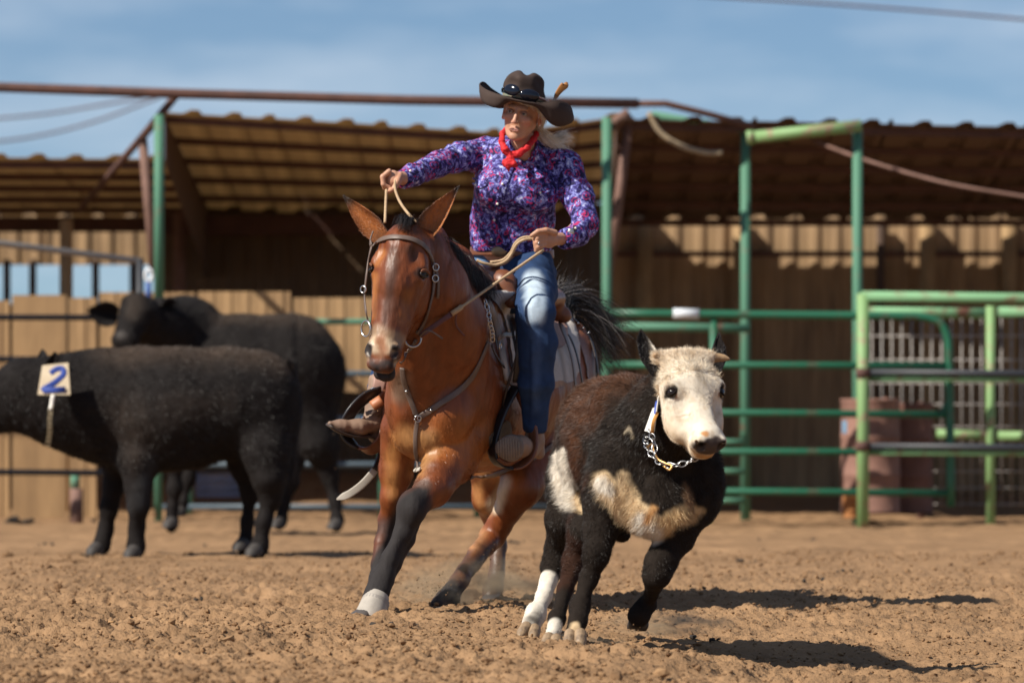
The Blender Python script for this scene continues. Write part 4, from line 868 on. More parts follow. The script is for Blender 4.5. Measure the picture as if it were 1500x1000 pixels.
# locks of long hair (mane, forelock, tail)
def locks(name, roots, tips, mids, n, width, spread0, spread1, par, m, cols, seed=1, segs=9, wave=.02, tail=True):
    """strands between matching guide points (lists of arrays), each a tapering ribbon"""
    r_ = np.random.default_rng(seed); VV, FF, CC = [], [], []; roots, mids, tips = (np.array(v, float) for v in (roots, mids, tips))
    g = r_.random(n) * (len(roots) - 1); gi = g.astype(int); gf = (g - gi)[:, None]; gi2 = np.minimum(gi + 1, len(roots) - 1)
    A = roots[gi] * (1 - gf) + roots[gi2] * gf; T = tips[gi] * (1 - gf) + tips[gi2] * gf; B = [mids[k][gi] * (1 - gf) + mids[k][gi2] * gf for k in range(mids.shape[0])]
    A = A + r_.normal(0, spread0, (n, 3)); e1 = r_.normal(0, 1, (n, 3)); ctl = [A] + [b + e1 * (spread0 + (spread1 - spread0) * (k + 1) / (len(B) + 1)) * .8 for k, b in enumerate(B)] + [T + e1 * spread1 + r_.normal(0, spread1 * .4, (n, 3))]
    q = [2 * ctl[0] - ctl[1]] + ctl + [2 * ctl[-1] - ctl[-2]]; P_ = []; tot = len(ctl) - 1; ph = r_.random((n, 3)) * 6.28
    for t in np.linspace(0, tot - 1e-6, segs):
        i = int(t) + 1; f = t - int(t); a, b, c2, d = q[i - 1:i + 3]
        pt = .5 * (2 * b + (c2 - a) * f + (2 * a - 5 * b + 4 * c2 - d) * f * f + (3 * b - a - 3 * c2 + d) * f ** 3); P_.append(pt + wave * (t / tot) * np.sin(ph + t * 3.0))
    side = np.cross(P_[-1] - P_[0], r_.normal(0, 1, (n, 3))); side /= np.linalg.norm(side, axis=1, keepdims=True) + 1e-9
    st_ = []
    for k, pt in enumerate(P_): w = width * (1 - .75 * k / (segs - 1)); st_ += [pt - side * w, pt + side * w]
    VV = np.stack(st_, 1).reshape(-1, 3); base = (np.arange(n) * 2 * segs)[:, None]
    FF = np.concatenate([base + (2 * k, 2 * k + 1, 2 * k + 3, 2 * k + 2) for k in range(segs - 1)], 0)
    o = mesh(name, VV, FF, m, par); tag(o, kind='stuff'); ci = r_.integers(0, len(cols), n); cc = np.array(cols)[ci] * r_.uniform(.7, 1.3, (n, 1)); setcol(o, np.repeat(np.clip(cc, 0, 1), 2 * segs, 0)); return o
LHAIR = coatmat('long_hair', .45, .4, var=0, bump=0)
BK = [(.016, .013, .013), (.03, .022, .02), (.012, .010, .010)]
locks('mane', [M(612, 332, -.40), M(640, 352, -.30), M(668, 382, -.15), M(700, 415, .05)], [M(628, 362, -.42), M(668, 396, -.34), M(702, 424, -.22), M(722, 440, -.05)], [[M(626, 338, -.42), M(662, 362, -.34), M(690, 392, -.2), M(716, 418, .0)]], 2600, .0011, .012, .016, mule, LHAIR, BK, 3, 7, .008)
locks('forelock', [mf(-.03, -.19, -.05), mf(.03, -.19, -.05)], [mf(-.02, -.16, .05), mf(.02, -.155, .05)], [[mf(-.02, -.205, .015), mf(.025, -.205, .015)]], 420, .0008, .010, .010, mule, LHAIR, BK, 5, 6, .006)
GR = [(.02, .018, .018), (.04, .036, .034), (.10, .09, .085), (.30, .27, .25), (.012, .011, .011)]
locks('tail', [M(812, 462, 1.62), M(822, 476, 1.62)], [M(892, 480, 1.95), M(884, 532, 1.85)], [[M(815, 440, 1.72), M(828, 466, 1.72)], [M(850, 436, 1.85), M(856, 480, 1.80)]], 1200, .0015, .022, .050, mule, LHAIR, GR, 7, 12, .02)
locks('tail', [M(820, 455, 1.62), M(826, 470, 1.62)], [M(912, 468, 2.0), M(900, 540, 1.9)], [[M(830, 436, 1.74), M(842, 455, 1.72)], [M(868, 448, 1.88), M(872, 490, 1.84)]], 800, .0014, .016, .03, mule, LHAIR, [(.03, .026, .024), (.012, .011, .012), (.012, .011, .011)], 9, 12, .014)
locks('tail', [M(806, 452, 1.62), M(812, 462, 1.62)], [M(828, 400, 1.9), M(858, 424, 1.9)], [[M(808, 430, 1.72), M(816, 440, 1.72)], [M(812, 412, 1.85), M(838, 430, 1.8)]], 120, .0011, .02, .03, mule, LHAIR, GR, 13, 12, .02)
# hooves
HOOFM = mat('mule_hoof', (.05, .045, .045), .5, 0, 14, col2=(.12, .10, .085), bump=.001)
def hoof(name, top, toe, w, h, par, m):
    """a flared hoof from the pastern centre `top` to the toe point on the ground"""
    top, toe = np.asarray(top, float), np.asarray(toe, float); fw = toe - top; fw[2] = 0; fw = nrmz(fw); sd2 = np.array((-fw[1], fw[0], 0)); zb = toe[2]; V, F = [], []; sg = 22
    L2 = np.linalg.norm((toe - top)[:2])
    for i, (t, k) in enumerate(((0, .0), (0, .78), (.12, .86), (.5, .93), (.94, 1.0), (1.0, .97), (1.0, .0))):
        cz = top[2] + (zb - top[2]) * t; cc = top[:2] + fw[:2] * (L2 - w * 1.05) * t
        for j in range(sg):
            a = 2 * math.pi * j / sg; r_ = w * k * (1.12 if math.cos(a) > 0 else .92); x = math.cos(a) * r_; y = math.sin(a) * w * k * .95
            V.append((cc[0] + fw[0] * x + sd2[0] * y, cc[1] + fw[1] * x + sd2[1] * y, cz))
    for i in range(6):
        for j in range(sg): F.append((i * sg + j, i * sg + (j + 1) % sg, (i + 1) * sg + (j + 1) % sg, (i + 1) * sg + j))
    return mesh(name, V, F, m, par)
hoof('hoof', M(536, 892, -.50), M(503, 911, -.62), 17 * um, 0, mule, HOOFM)
hoof('hoof', M(546, 874, -.08), M(532, 895, -.14), 15 * um, 0, mule, HOOFM)
hoof('hoof', M(642, 888, .20), M(621, 902, .06), 16 * um, 0, mule, mat('pale_hoof', (.17, .14, .115), .6, 0, 14, col2=(.28, .24, .2)))
hoof('hoof', M(721, 870, 1.24), M(712, 884, 1.10), 15 * um, 0, mule, HOOFM)
# bell boot
BOOT = mat('grey_bell_boot', (.40, .36, .31), .75, .3, 14, bump=.001)
bb = thing('bell_boot', 'grey bell boot strapped round the black front pastern of the mule', 'boot', M(545, 905, -.48))
prof = [(M(553, 872, -.44), 17.5), (M(550, 880, -.455), 19.5), (M(546, 893, -.475), 21.5), (M(542, 905, -.49), 23.5), (M(541.5, 907, -.492), 22.5)]
v, f = tube_g([p for p, _ in prof], [r_ * um for _, r_ in prof], 24, caps=False); mesh('cuff', v, f, BOOT, bb)
prof = [(M(551.5, 877, -.45), 19.5), (M(550.2, 881, -.455), 20.5), (M(548.8, 885, -.46), 20.6)]
v, f = tube_g([p for p, _ in prof], [r_ * um for _, r_ in prof], 24, caps=False); mesh('strap', v, f, mat('boot_strap', (.30, .27, .24), .7), bb)
# ------------------------------------------------------------------ saddle, bridle and straps
LEATHER = mat('brown_leather', (.20, .072, .032), .42, 0, 12, col2=(.12, .042, .02), bump=.0006, bscale=120)
LEATHP = mat('worn_pink_leather', (.34, .19, .14), .55, 0, 10, col2=(.24, .13, .10), bump=.0006, bscale=100)
STRAPG = mat('grey_brown_strap', (.15, .105, .085), .5, .3, 20, bump=.0004, bscale=150)
STRAPD = mat('dark_strap', (.035, .022, .018), .45, .3, 20)
FELT = mat('grey_felt', (.46, .43, .41), .95, 0, 14, col2=(.36, .335, .32), bump=.0015, bscale=200)
FELTT = mat('tan_felt', (.42, .27, .19), .95, .3, 14)
def inpoly(x, y, poly):
    c_ = np.zeros(len(x), bool); n_ = len(poly)
    for i in range(n_):
        (x1, y1), (x2, y2) = poly[i], poly[(i + 1) % n_]; m_ = ((y1 > y) != (y2 > y)) & (x < (x2 - x1) * (y - y1) / (y2 - y1 + 1e-9) + x1); c_ ^= m_
    return c_
def patch(name, poly, off, thick, m, par, sn=msnap, step=3.0, smooth_it=6):
    """a sheet of leather or felt lying over the mule inside an outline; real thickness"""
    poly = [(p[0], p[1]) for p in catmull([np.array((x, y, 0.)) for x, y in list(poly) + [poly[0]]], 4)[:-1]]
    px = np.array([p[0] for p in poly]); py = np.array([p[1] for p in poly]); gx = np.arange(px.min() - step, px.max() + 2 * step, step); gy = np.arange(py.min() - step, py.max() + 2 * step, step)
    nx_, ny_ = len(gx), len(gy); A, B = np.meshgrid(gx, gy); ins = inpoly(A.ravel(), B.ravel(), poly).reshape(ny_, nx_)
    D = np.zeros((ny_, nx_)); 
    for j in range(ny_):
        for i in range(nx_): D[j, i] = sn(A[j, i], B[j, i], 0, 5)[0][1]
    for _ in range(smooth_it):
        E_ = np.pad(D, 1, 'edge'); D = (E_[:-2, 1:-1] + E_[2:, 1:-1] + E_[1:-1, :-2] + E_[1:-1, 2:] + 2 * D) / 6
    cell = ins[:-1, :-1] & ins[1:, :-1] & ins[:-1, 1:] & ins[1:, 1:]; V, F = [], []; idx = {}
    # pull boundary grid points onto the outline
    def vid(j, i):
        if (j, i) not in idx:
            idx[(j, i)] = len(V); V.append(P(A[j, i], B[j, i], D[j, i] - off))
        return idx[(j, i)]
    for j in range(ny_ - 1):
        for i in range(nx_ - 1):
            if cell[j, i]: F.append((vid(j, i), vid(j + 1, i), vid(j + 1, i + 1), vid(j, i + 1)))
    V = np.array(V); F = np.array(F); e_ = {}
    for f in F:
        for k in range(4): a, b = int(f[k]), int(f[(k + 1) % 4]); e_[(min(a, b), max(a, b))] = e_.get((min(a, b), max(a, b)), 0) + 1
    be = [k for k, v in e_.items() if v == 1]; nb = {}
    for a, b in be: nb.setdefault(a, []).append(b); nb.setdefault(b, []).append(a)
    for _ in range(4):
        V2 = V.copy()
        for k, v in nb.items(): V2[k] = V[k] * .4 + V[v].mean(0) * .6
        V = V2
    n_ = len(V); N_ = vnormals(V, F); N_ *= np.sign(-N_[:, 1:2]); V = np.vstack([V, V - N_ * thick]); FF = [tuple(f) for f in F] + [tuple(int(i) + n_ for i in f[::-1]) for f in F] + [(a, b, b + n_, a + n_) for a, b in be]
    return mesh(name, V, FF, m, par)
pad = thing('saddle_pad', 'pale grey felt saddle pad with a tan lower edge under the saddle', 'saddle pad', M(780, 500, .5))
patch('felt', [(706, 428), (735, 424), (790, 430), (838, 462), (851, 505), (850, 545), (838, 561), (815, 560), (770, 548), (752, 540), (746, 500), (736, 462), (720, 440)], .022, .022, FELT, pad)
patch('wear_edge', [(741, 536), (752, 540), (800, 540), (830, 548), (828, 566), (800, 570), (762, 566), (748, 566), (739, 558)], .020, .020, FELTT, pad)
tube('front_roll', catmull([M(705, 428, .03), *[msnap(x, y, .012)[0] for x, y in ((714, 446), (722, 470), (728, 496), (733, 525), (740, 556))]], 5), 5.2 * um, FELT, pad, seg=10)
sad = thing('saddle', 'brown leather western saddle cinched on the mule under the rider', 'saddle', M(760, 430, .4))
k_ = Sculpt(M(690, 500, -.2), M(860, 370, 1.3), .006)
k_.cone(M(704, 402, .24), M(740, 416, .12), 14 * um, 17 * um, .03); k_.cone(M(736, 412, .13), M(750, 440, .08), 16 * um, 12 * um, .03); k_.cone(M(724, 404, .22), M(726, 388, .20), 8 * um, 7 * um, .02); k_.ell(M(726, 386, .17), (13 * um, .035, 5 * um), k=.01)
k_.cone(M(770, 438, .55), M(796, 436, .95), 34 * um, 34 * um, .05, flat=((0, 0, 1), .55)); k_.cone(M(770, 440, 1.0), M(826, 462, .98), 18 * um, 12 * um, .04)
v, f = k_.surface(); mesh('tree', v, f, LEATHER, sad)
patch('front_skirt', [(740, 448), (752, 446), (766, 450), (772, 480), (764, 530), (752, 505), (744, 476)], .034, .008, STRAPD, sad)
patch('rear_jockey', [(798, 448), (820, 455), (833, 478), (833, 500), (820, 511), (806, 506), (796, 480)], .044, .010, LEATHP, sad)
patch('rear_skirt', [(800, 440), (838, 462), (862, 486), (872, 520), (872, 556), (862, 562), (856, 530), (846, 500), (828, 478), (806, 470)], .012, .010, LEATHER, sad)
strap('back_strap', [(806, 452), (832, 470), (854, 494), (864, 520), (868, 552)], .020, STRAPD, sad, off=.026)
for t in np.linspace(0, 1, 7):
    p = msnap(808 + 46 * t, 454 + 40 * t, .034)[0]; v, f = uv_ell(p, (.005,) * 3, seg=10, rings=6); mesh('stud', v, f, STEEL, sad)
strap('rear_billet', [(810, 486), (817, 512), (824, 545), (828, 590)], .034, STRAPG, sad, off=.052)
strap('rear_billet', [(822, 500), (830, 520), (838, 560), (842, 588)], .022, STRAPD, sad, off=.045)
strap('side_strap', [(715, 493), (730, 493), (746, 489), (760, 476)], .022, STRAPG, sad, off=.045)
strap('rear_cinch', [(688, 697), (715, 695), (742, 690), (768, 679), (790, 666), (812, 648)], .020, STRAPG, sad, off=.012)
patch('girth', [(715, 640), (728, 626), (746, 612), (752, 640), (742, 662), (716, 670)], .012, .012, mat('mohair', (.20, .15, .10), .95, .3, 30, bump=.002), sad)
chain([msnap(x, y, .03)[0] for x, y in ((702, 446), (706, 458), (708, 472), (711, 484), (712, 500))], .019, .0024, .028, sad, STEEL)
for x, y in ((742, 455), (746, 462), (716, 505)):
    c0, n0 = msnap(x, y, .05); a1 = nrmz(np.cross(n0, (0, 0, 1))); b1 = np.cross(n0, a1); tube('dee_ring', [c0 + a1 * .016 * math.cos(t) + b1 * .016 * math.sin(t) for t in np.linspace(0, 6.283, 15)], .003, STEEL, sad, seg=6)
tube('lace', [M(748, 470, -.02), M(757, 520, -.04), M(742, 570, -.02), M(735, 600, .0)], .006, STRAPD, sad, seg=6)
# stirrups
def stirrup(name_par, loop, wdir, w, thick, mats_, sole=None):
    q = catmull(loop, 4); up = []
    for i in range(len(q)):
        t = nrmz(q[min(i + 1, len(q) - 1)] - q[max(i - 1, 0)]); up.append(np.cross(t, nrmz(wdir)))
    half = len(q) // 2
    for (a, b, m_, nm) in ((0, half + 1, mats_[0], 'side_band'), (half, len(q), mats_[1], 'tread_band')):
        v, f = tube_g(q[a:b], 1.0, 8, rx=(w / 2, thick), up=up[a:b]); mesh(nm, v, f, m_, name_par)
BLKL = mat('black_leather', (.018, .016, .018), .35, .3, 20)
strl = thing('stirrup', 'brown leather stirrup with dark lining hanging below the near saddle side', 'stirrup', M(752, 650, .0))
stirrup(strl, [M(756, 566, .02), M(742, 590, .0), M(730, 618, -.02), M(722, 648, -.03), M(724, 672, -.03), M(740, 684, -.03), M(762, 682, -.02), M(778, 664, .0), M(781, 636, .02), M(776, 612, .03), M(764, 584, .03), M(757, 566, .02)], (.62, -.75, -.15), .058, .006, (BLKL, LEATHER))
v, f = tube_g(catmull([M(756, 672, -.04), M(742, 678, -.04), M(730, 670, -.04)], 4), 1.0, 8, rx=(.03, .012), up=(0, 0, 1)); mesh('tread', v, f, LEATHER, strl)
tube('stirrup_leather', catmull([M(763, 478, -.02), M(762, 520, -.04), M(758, 560, -.01)], 5), 1.0, STRAPD, sad, rx=(.022, .006), up=(.2, -1, 0), seg=8)
strr = thing('stirrup', 'black and brown stirrup holding the far boot beside the mule chest', 'stirrup', M(535, 640, .3))
stirrup(strr, [M(558, 574, .30), M(536, 582, .27), M(516, 602, .25), M(506, 622, .25), M(508, 640, .25), M(524, 654, .26), M(544, 658, .28), M(558, 646, .30), M(566, 622, .32), M(568, 592, .32), M(558, 574, .30)], (-.70, -.60, .25), .058, .006, (BLKL, LEATHER))
v, f = tube_g([M(557, 540, .34), M(556, 560, .32), M(552, 582, .30)], 1.0, 8, rx=(.028, .006), up=(0, -1, 0)); mesh('hanger', v, f, LEATHP, strr)
v, f = tube_g([M(548, 584, .27), M(556, 596, .26)], 1.0, 8, rx=(.026, .008), up=(0, -1, 0)); mesh('keeper', v, f, mat('orange_leather', (.42, .15, .06), .5, .2, 10), strr)
hs = thing('hanging_strap', 'loose pale strap end swinging below the far stirrup', 'strap', M(530, 690, .3))
q = catmull([M(561, 655, .32), M(556, 672, .32), M(549, 688, .31), M(532, 708, .30), M(512, 723, .29), M(493, 731, .29)], 5)
v, f = tube_g(q[:11], 1.0, 8, rx=(.016, .003), up=(.5, -.8, .3)); mesh('dark_end', v, f, BLKL, hs); v, f = tube_g(q[10:], [1] * (len(q) - 13) + [.8, .5, .2], 8, rx=(.017, .003), up=(.5, -.8, .3)); mesh('pale_end', v, f, mat('pale_strap', (.42, .38, .32), .6, .2, 20), hs)
# breast collar
bc = thing('breast_collar', 'grey leather breast collar meeting at a ring on the mule chest', 'breast collar', M(611, 612, -.3))
strap('collar_strap', [(613, 611), (630, 601), (650, 588), (672, 572), (692, 550), (705, 522), (714, 500)], .026, STRAPG, bc, off=.006)
strap('collar_strap', [(609, 608), (603, 590), (596, 570), (591, 552), (590, 538)], .022, STRAPG, bc, off=.006)
strap('collar_strap', [(611, 616), (609, 634), (609, 656), (612, 676), (614, 689)], .018, STRAPG, bc, off=.006)
strap('tie_down', [(608, 687), (612, 690), (618, 688)], .020, mat('pale_strap', (.42, .38, .32)), bc, off=.010)
strap('keeper_strap', [(716, 505), (722, 520), (732, 535), (742, 546)], .010, STRAPD, bc, off=.012)
for x, y, r_ in ((611, 612, .014), (613, 611, .008)):
    c0, n0 = msnap(x, y, .012); a1 = nrmz(np.cross(n0, (0, 0, 1))); b1 = np.cross(n0, a1); tube('ring', [c0 + a1 * r_ * math.cos(t) + b1 * r_ * math.sin(t) for t in np.linspace(0, 6.283, 15)], .0028, STEEL, bc, seg=6)
for x, y in ((632, 600), (596, 571)): v, f = uv_ell(msnap(x, y, .012)[0], (.006,) * 3, seg=10, rings=6); mesh('concho', v, f, STEEL, bc)
# bridle
brd = thing('bridle', 'grey-brown leather bridle with steel ring snaffle on the mule head', 'bridle', M(585, 420, -.7))
strap('browband', [(547, 362), (556, 354), (570, 349), (588, 349), (605, 352), (618, 359), (627, 370)], .022, STRAPG, brd, off=.008)
strap('crownpiece', [(546, 361), (545, 352), (549, 340)], .018, STRAPG, brd, off=.008)
def cheek(pts, off=.006): return strap('cheekpiece', pts, .016, STRAPG, brd, off=off)
cheek([(626, 368), (632, 380), (635, 396), (634, 420), (630, 440), (624, 462), (616, 480), (610, 488)])
cheek([(546, 361), (541, 384), (538, 410), (536, 436), (539, 462), (544, 478)], .006)
strap('throatlatch', [(632, 384), (640, 408), (640, 436)], .012, STRAPG, brd, off=.010)
def oring(name, c0, n0, r_, th, par, m=STEEL, e_=1.0):
    a1 = nrmz(np.cross(n0, (0, 0, 1))); b1 = np.cross(n0, a1); return tube(name, [c0 + a1 * r_ * e_ * math.cos(t) + b1 * r_ * math.sin(t) for t in np.linspace(0, 6.283, 21)], th, m, par, seg=7, caps=False)
bit_r = msnap(604, 492, .016)[0]
oring('bit_ring', bit_r, (.35, -.93, 0), .036, .0042, brd); oring('bit_ring', msnap(541, 482, .014)[0], (-.8, -.6, 0), .032, .004, brd)
for x, y in ((635, 392), (634, 408)): oring('buckle', msnap(x, y, .014)[0], (.5, -.85, 0), .014, .003, brd)
oring('buckle', msnap(537, 424, .014)[0], (-.6, -.8, 0), .014, .003, brd)
strap('curb_strap', [(609, 496), (602, 508), (592, 518), (588, 530)], .014, STRAPG, brd, off=.010)
# reins
REIN = mat('tan_rope_rein', (.48, .34, .20), .8, 0, 60, col2=(.36, .24, .14), bump=.001, bscale=300); REIND = mat('red_leather_rein', (.14, .05, .045), .6, .3, 20)
rn = thing('rein', 'tan rein pulled straight from the left hand down to the bit ring', 'rein', M(700, 430, -.4))
ha, hb = M(796, 366, -.04), bit_r + np.array((.03, -.01, .01)); 
def over(p, o=.022):
    x, y = 750 + FPX * p[0] / p[1], HY - FPX * (p[2] - CH) / p[1]; s1 = msnap(x, y, 0, 7)[0][1] - o
    return P(x, y, min(p[1], s1)) if s1 > p[1] - .45 else p
RP = [over(ha + (hb - ha) * t) for t in np.linspace(0, 1, 25)]
for _ in range(6): RP[1:-1] = [(a + 2 * b + c) / 4 if (a + 2 * b + c)[1] / 4 < b[1] else b for a, b, c in zip(RP[:-2], RP[1:-1], RP[2:])]
q = RP[:19]
tube('rope', q, .0060, REIN, rn, seg=8); tube('popper', RP[18:], 1.0, REIND, rn, rx=(.011, .004), up=(0, -1, 0), seg=8)
tube('knot', RP[16:19], .011, REIN, rn, seg=8); tube('bit_tie', catmull([RP[17], over(M(668, 476, -.3)), over(M(680, 492, -.3))], 4), .004, REIND, rn, seg=6); tube('bit_tie', catmull([hb, M(628, 484, -.6), M(648, 496, -.52)], 4), .004, STRAPG, rn, seg=6)
rl = thing('rein', 'tan rein looped from the left hand past the horn to the raised hand', 'rein', M(735, 385, .1))
tube('rope', catmull([M(782, 350, -.02), M(768, 351, -.03), M(757, 358, -.02), M(750, 371, .0), M(741, 382, .0), M(726, 388, .0), M(710, 386, -.02), M(698, 381, -.02)], 5), .0066, REIN, rl, seg=8)
tube('rope', catmull([M(781, 347, -.01), M(766, 348, -.01), M(755, 356, .0), M(748, 370, .02), M(736, 381, .03), M(718, 384, .03)], 5), .0060, REIN, rl, seg=8)
tube('rope', catmull([M(579, 264, -.22), M(579, 278, -.24), M(586, 296, -.28), M(598, 313, -.34), M(610, 326, -.40)], 5), .0060, REIN, rl, seg=8)
tube('rope', catmull([M(566, 278, -.22), M(565, 300, -.26), M(564, 326, -.36)], 5), .0060, REIN, rl, seg=8)
# ------------------------------------------------------------------ the rider
rider = thing('person', 'rider in a dark hat, purple patterned shirt, red neckerchief and jeans, one arm stretched out', 'person', M(752, 400, .5))
rf = Frame(M(765, 165, .17), pitch=-2, yaw=-14, roll=11, scale=1.0)
b_ = Sculpt(M(545, 470, -.42), M(890, 95, .85), .0042)
c, e, p_ = b_.cone, b_.ell, b_.path
# torso and arms under the shirt
c(M(757, 262, .34), M(750, 345, .42), 52 * um, 48 * um, .05, flat=((0, 1, 0), .65)); c(M(710, 224, .42), M(822, 238, .30), 19 * um, 19 * um, .04); c(M(750, 345, .42), M(752, 400, .50), 48 * um, 50 * um, .05, flat=((0, 1, 0), .75))
p_([M(706, 226, .42), M(645, 240, .20), M(594, 262, -.08)], [17 * um, 13 * um, 9 * um], .03); p_([M(826, 242, .30), M(857, 325, .20), M(826, 350, .08)], [17 * um, 13 * um, 9 * um], .03)
c(M(766, 205, .22), M(764, 240, .32), .052, .062, .03)
# raised right hand: a loose fist with the reins hanging from it
def finger(pts, rs, k=.004): b_.path(pts, rs, k)
c(M(596, 261, -.07), M(582, 261, -.13), .027, .028, .02, flat=((0, 1, 0), 1.0)); e(M(575, 264, -.165), (.036, .044, .042), k=.014)
for i in range(4):
    d = -.205 + .024 * i; o_ = 1.5 * i
    finger([M(570 + .6 * i, 251 + o_ * 1.3, d), M(560.5 + .7 * i, 259 + o_ * 1.5, d - .006), M(561.5 + .8 * i, 270 + o_ * 1.2, d - .008), M(570 + .5 * i, 275 + o_ * .8, d)], [.0115, .0108, .0100, .009])
finger([M(586, 256, -.17), M(582, 266, -.215), M(577, 276, -.225), M(570, 281, -.205)], [.013, .0115, .0105, .009])
# left hand near the horn
c(M(828, 350, .07), M(812, 350, .02), .026, .028, .02, flat=((0, 1, 0), .9)); e(M(804, 351, -.005), (.036, .024, .036), k=.012)
for i in range(4):
    finger([M(799 - .5 * i, 340 + 6.2 * i, -.025), M(787.5 - .3 * i + (2 if i == 3 else 0), 343 + 6.2 * i, -.045), M(783.5 + .8 * i, 350.5 + 5.4 * i, -.030), M(790 + .5 * i, 354 + 5 * i, -.010)], [.0118, .0110, .0102, .0092])
finger([M(813, 341, -.02), M(800, 337, -.045), M(788, 339, -.055), M(779, 345, -.05)], [.0135, .0115, .0105, .009])
def hc(a, b, ra, rb, k=.012, **kw): b_.cone(rf(*a), rf(*b), ra * rf.k, rb * rf.k, k, **kw)
def he(c_, r, k=.012, **kw): b_.ell(rf(*c_), np.array(r) * rf.k, rf.M, k, **kw)
he((0, -.045, -.015), (.078, .080, .092), .02); he((0, -.01, -.035), (.078, .07, .07), .03); he((0, .025, .030), (.060, .077, .056), .02)
hc((0, .055, .005), (0, .096, .058), .050, .026, .02); he((0, .104, .070), (.019, .014, .014), .012)
for q in (-1, 1):
    he((q * .043, .026, .061), (.021, .015, .019), .018); hc((q * .050, .045, .0), (q * .024, .094, .045), .018, .016, .02)
    he((q * .080, .015, -.010), (.009, .030, .019), .006); he((q * .084, .012, -.004), (.005, .018, .010), .004, sub=True)
    he((q * .031, .000, .100), (.017, .0085, .012), .010, sub=True); he((q * .0110, .044, .100), (.0062, .006, .007), .006)
hc((-.034, -.019, .082), (.034, -.019, .082), .011, .011, .012); hc((0, -.008, .088), (0, .034, .107), .0070, .0085, .01); he((0, .041, .107), (.0098, .008, .009), .006)
hc((-.020, .0695, .085), (.020, .0695, .085), .0048, .0048, .010); hc((-.016, .0775, .084), (.016, .0775, .084), .0052, .0052, .008); he((0, .0733, .096), (.020, .0020, .010), .003, sub=True)
V, F = b_.surface(); del b_
L_ = rf.loc(V); hd = (np.abs(L_[:, 0]) < .11) & (L_[:, 1] > -.15) & (L_[:, 1] < .13) & (L_[:, 2] > -.13) & (L_[:, 2] < .14)
SK = np.array((.50, .265, .17)); C_ = np.tile(SK, (len(V), 1)); nz = fbm(V, 60, 2, 4)[:, None]; C_ = C_ * (.88 + .24 * nz)
def rspot(c_, r, col, soft=.4, q_=1.0):
    global C_
    d = np.sqrt((((L_ - np.array(c_)) / np.array(r)) ** 2).sum(1)); m_ = (1 - sstep(1 - soft, 1 + soft, d)) * q_ * hd; C_ = C_ * (1 - m_[:, None]) + np.array(col) * m_[:, None]
for q in (-1, 1):
    rspot((q * .043, .035, .07), (.022, .018, .03), (.60, .26, .18), .6, .6); rspot((q * .031, -.020, .095), (.018, .004, .012), (.26, .16, .10), .5, .8)
    rspot((q * .031, -.001, .088), (.0175, .0085, .014), (.07, .04, .03), .4, .95); rspot((q * .032, .013, .09), (.016, .004, .014), (.42, .21, .15), .5, .6)
    rspot((q * .082, .02, -.005), (.012, .03, .02), (.58, .25, .18), .4, .6); rspot((q * .030, .060, .085), (.006, .020, .02), (.40, .20, .14), .6, .5)
rspot((0, .042, .112), (.016, .012, .014), (.60, .26, .19), .5, .5); rspot((0, .0735, .090), (.024, .0085, .014), (.40, .16, .13), .4, .7); rspot((0, .0735, .092), (.018, .0026, .014), (.10, .04, .04), .3, .9)
hr = hd * sstep(.0, .008, np.maximum(-.040 - L_[:, 1] * 1.0 - .0 * L_[:, 2], (-.005 - L_[:, 2]) * (L_[:, 1] < .02) - .012)); C_ = C_ * (1 - hr[:, None]) + np.array((.55, .46, .33)) * hr[:, None]
SKIN = coatmat('skin', .48, .4, var=.06, scale=60, bump=.0003, bscale=300); SKIN.node_tree.nodes['Principled BSDF'].inputs['Subsurface Weight'].default_value = .12; SKIN.node_tree.nodes['Principled BSDF'].inputs['Subsurface Radius'].default_value = (.012, .004, .002)
o = mesh('body', V, F, SKIN, rider); setcol(o, C_)
EYW = mat('eye_white', (.26, .24, .23), .25, .05); 
for q in (-1, 1):
    v, f = uv_ell(rf(q * .031, .001, .0790), (.0112,) * 3); ey = mesh('eye', v, f, EYW, rider)
    v, f = uv_ell(rf(q * .031 - .001, .001, .0860), (.0062,) * 3, seg=12, rings=8); mesh('iris', v, f, mat('iris', (.03, .03, .03), .15), ey)
    tube('eyelid', [rf(q * .031 + .0135 * math.cos(a), .001 - .0062 * math.sin(a), .0865 + .003 * math.sin(a)) for a in np.linspace(-.1, 3.24, 10)], .0032, mat('lid_skin', (.30, .16, .11), .5, .2), rider, seg=7)
v, f = uv_ell(rf(.082, .040, -.008), (.0055,) * 3, seg=12, rings=8); mesh('earring', v, f, mat('pearl', (.8, .76, .70), .2, .03), rider)
# blond hair under the hat and the flying pony tail
BL = [(.80, .73, .60), (.88, .85, .78), (.66, .54, .38), (.92, .90, .86)]
hroot = [rf(.070, -.035, .03), rf(.082, -.030, -.01), rf(.075, -.03, -.05)]
locks('hair', hroot, [rf(.070, .05, -.085), rf(.06, .06, -.09), rf(.04, .06, -.10)], [[rf(.085, .002, .0), rf(.088, .01, -.04), rf(.075, .02, -.08)]], 700, .0007, .008, .006, rider, LHAIR, BL, 11, 7, .003)
locks('hair', [rf(-.060, -.050, .065), rf(.0, -.052, .09), rf(.058, -.045, .06)], [rf(-.078, -.012, .02), rf(.05, -.035, .08), rf(.083, -.01, .01)], [[rf(-.072, -.04, .05), rf(.03, -.045, .09), rf(.076, -.035, .04)]], 260, .0006, .006, .004, rider, LHAIR, BL, 12, 6, .002)
locks('ponytail', [rf(.05, .05, -.09), rf(.02, .06, -.10)], [M(828, 240, .34), M(836, 226, .36)], [[M(799, 200, .24), M(800, 206, .26)], [M(815, 216, .27), M(817, 212, .30)]], 650, .0008, .012, .012, rider, LHAIR, BL, 14, 10, .006)
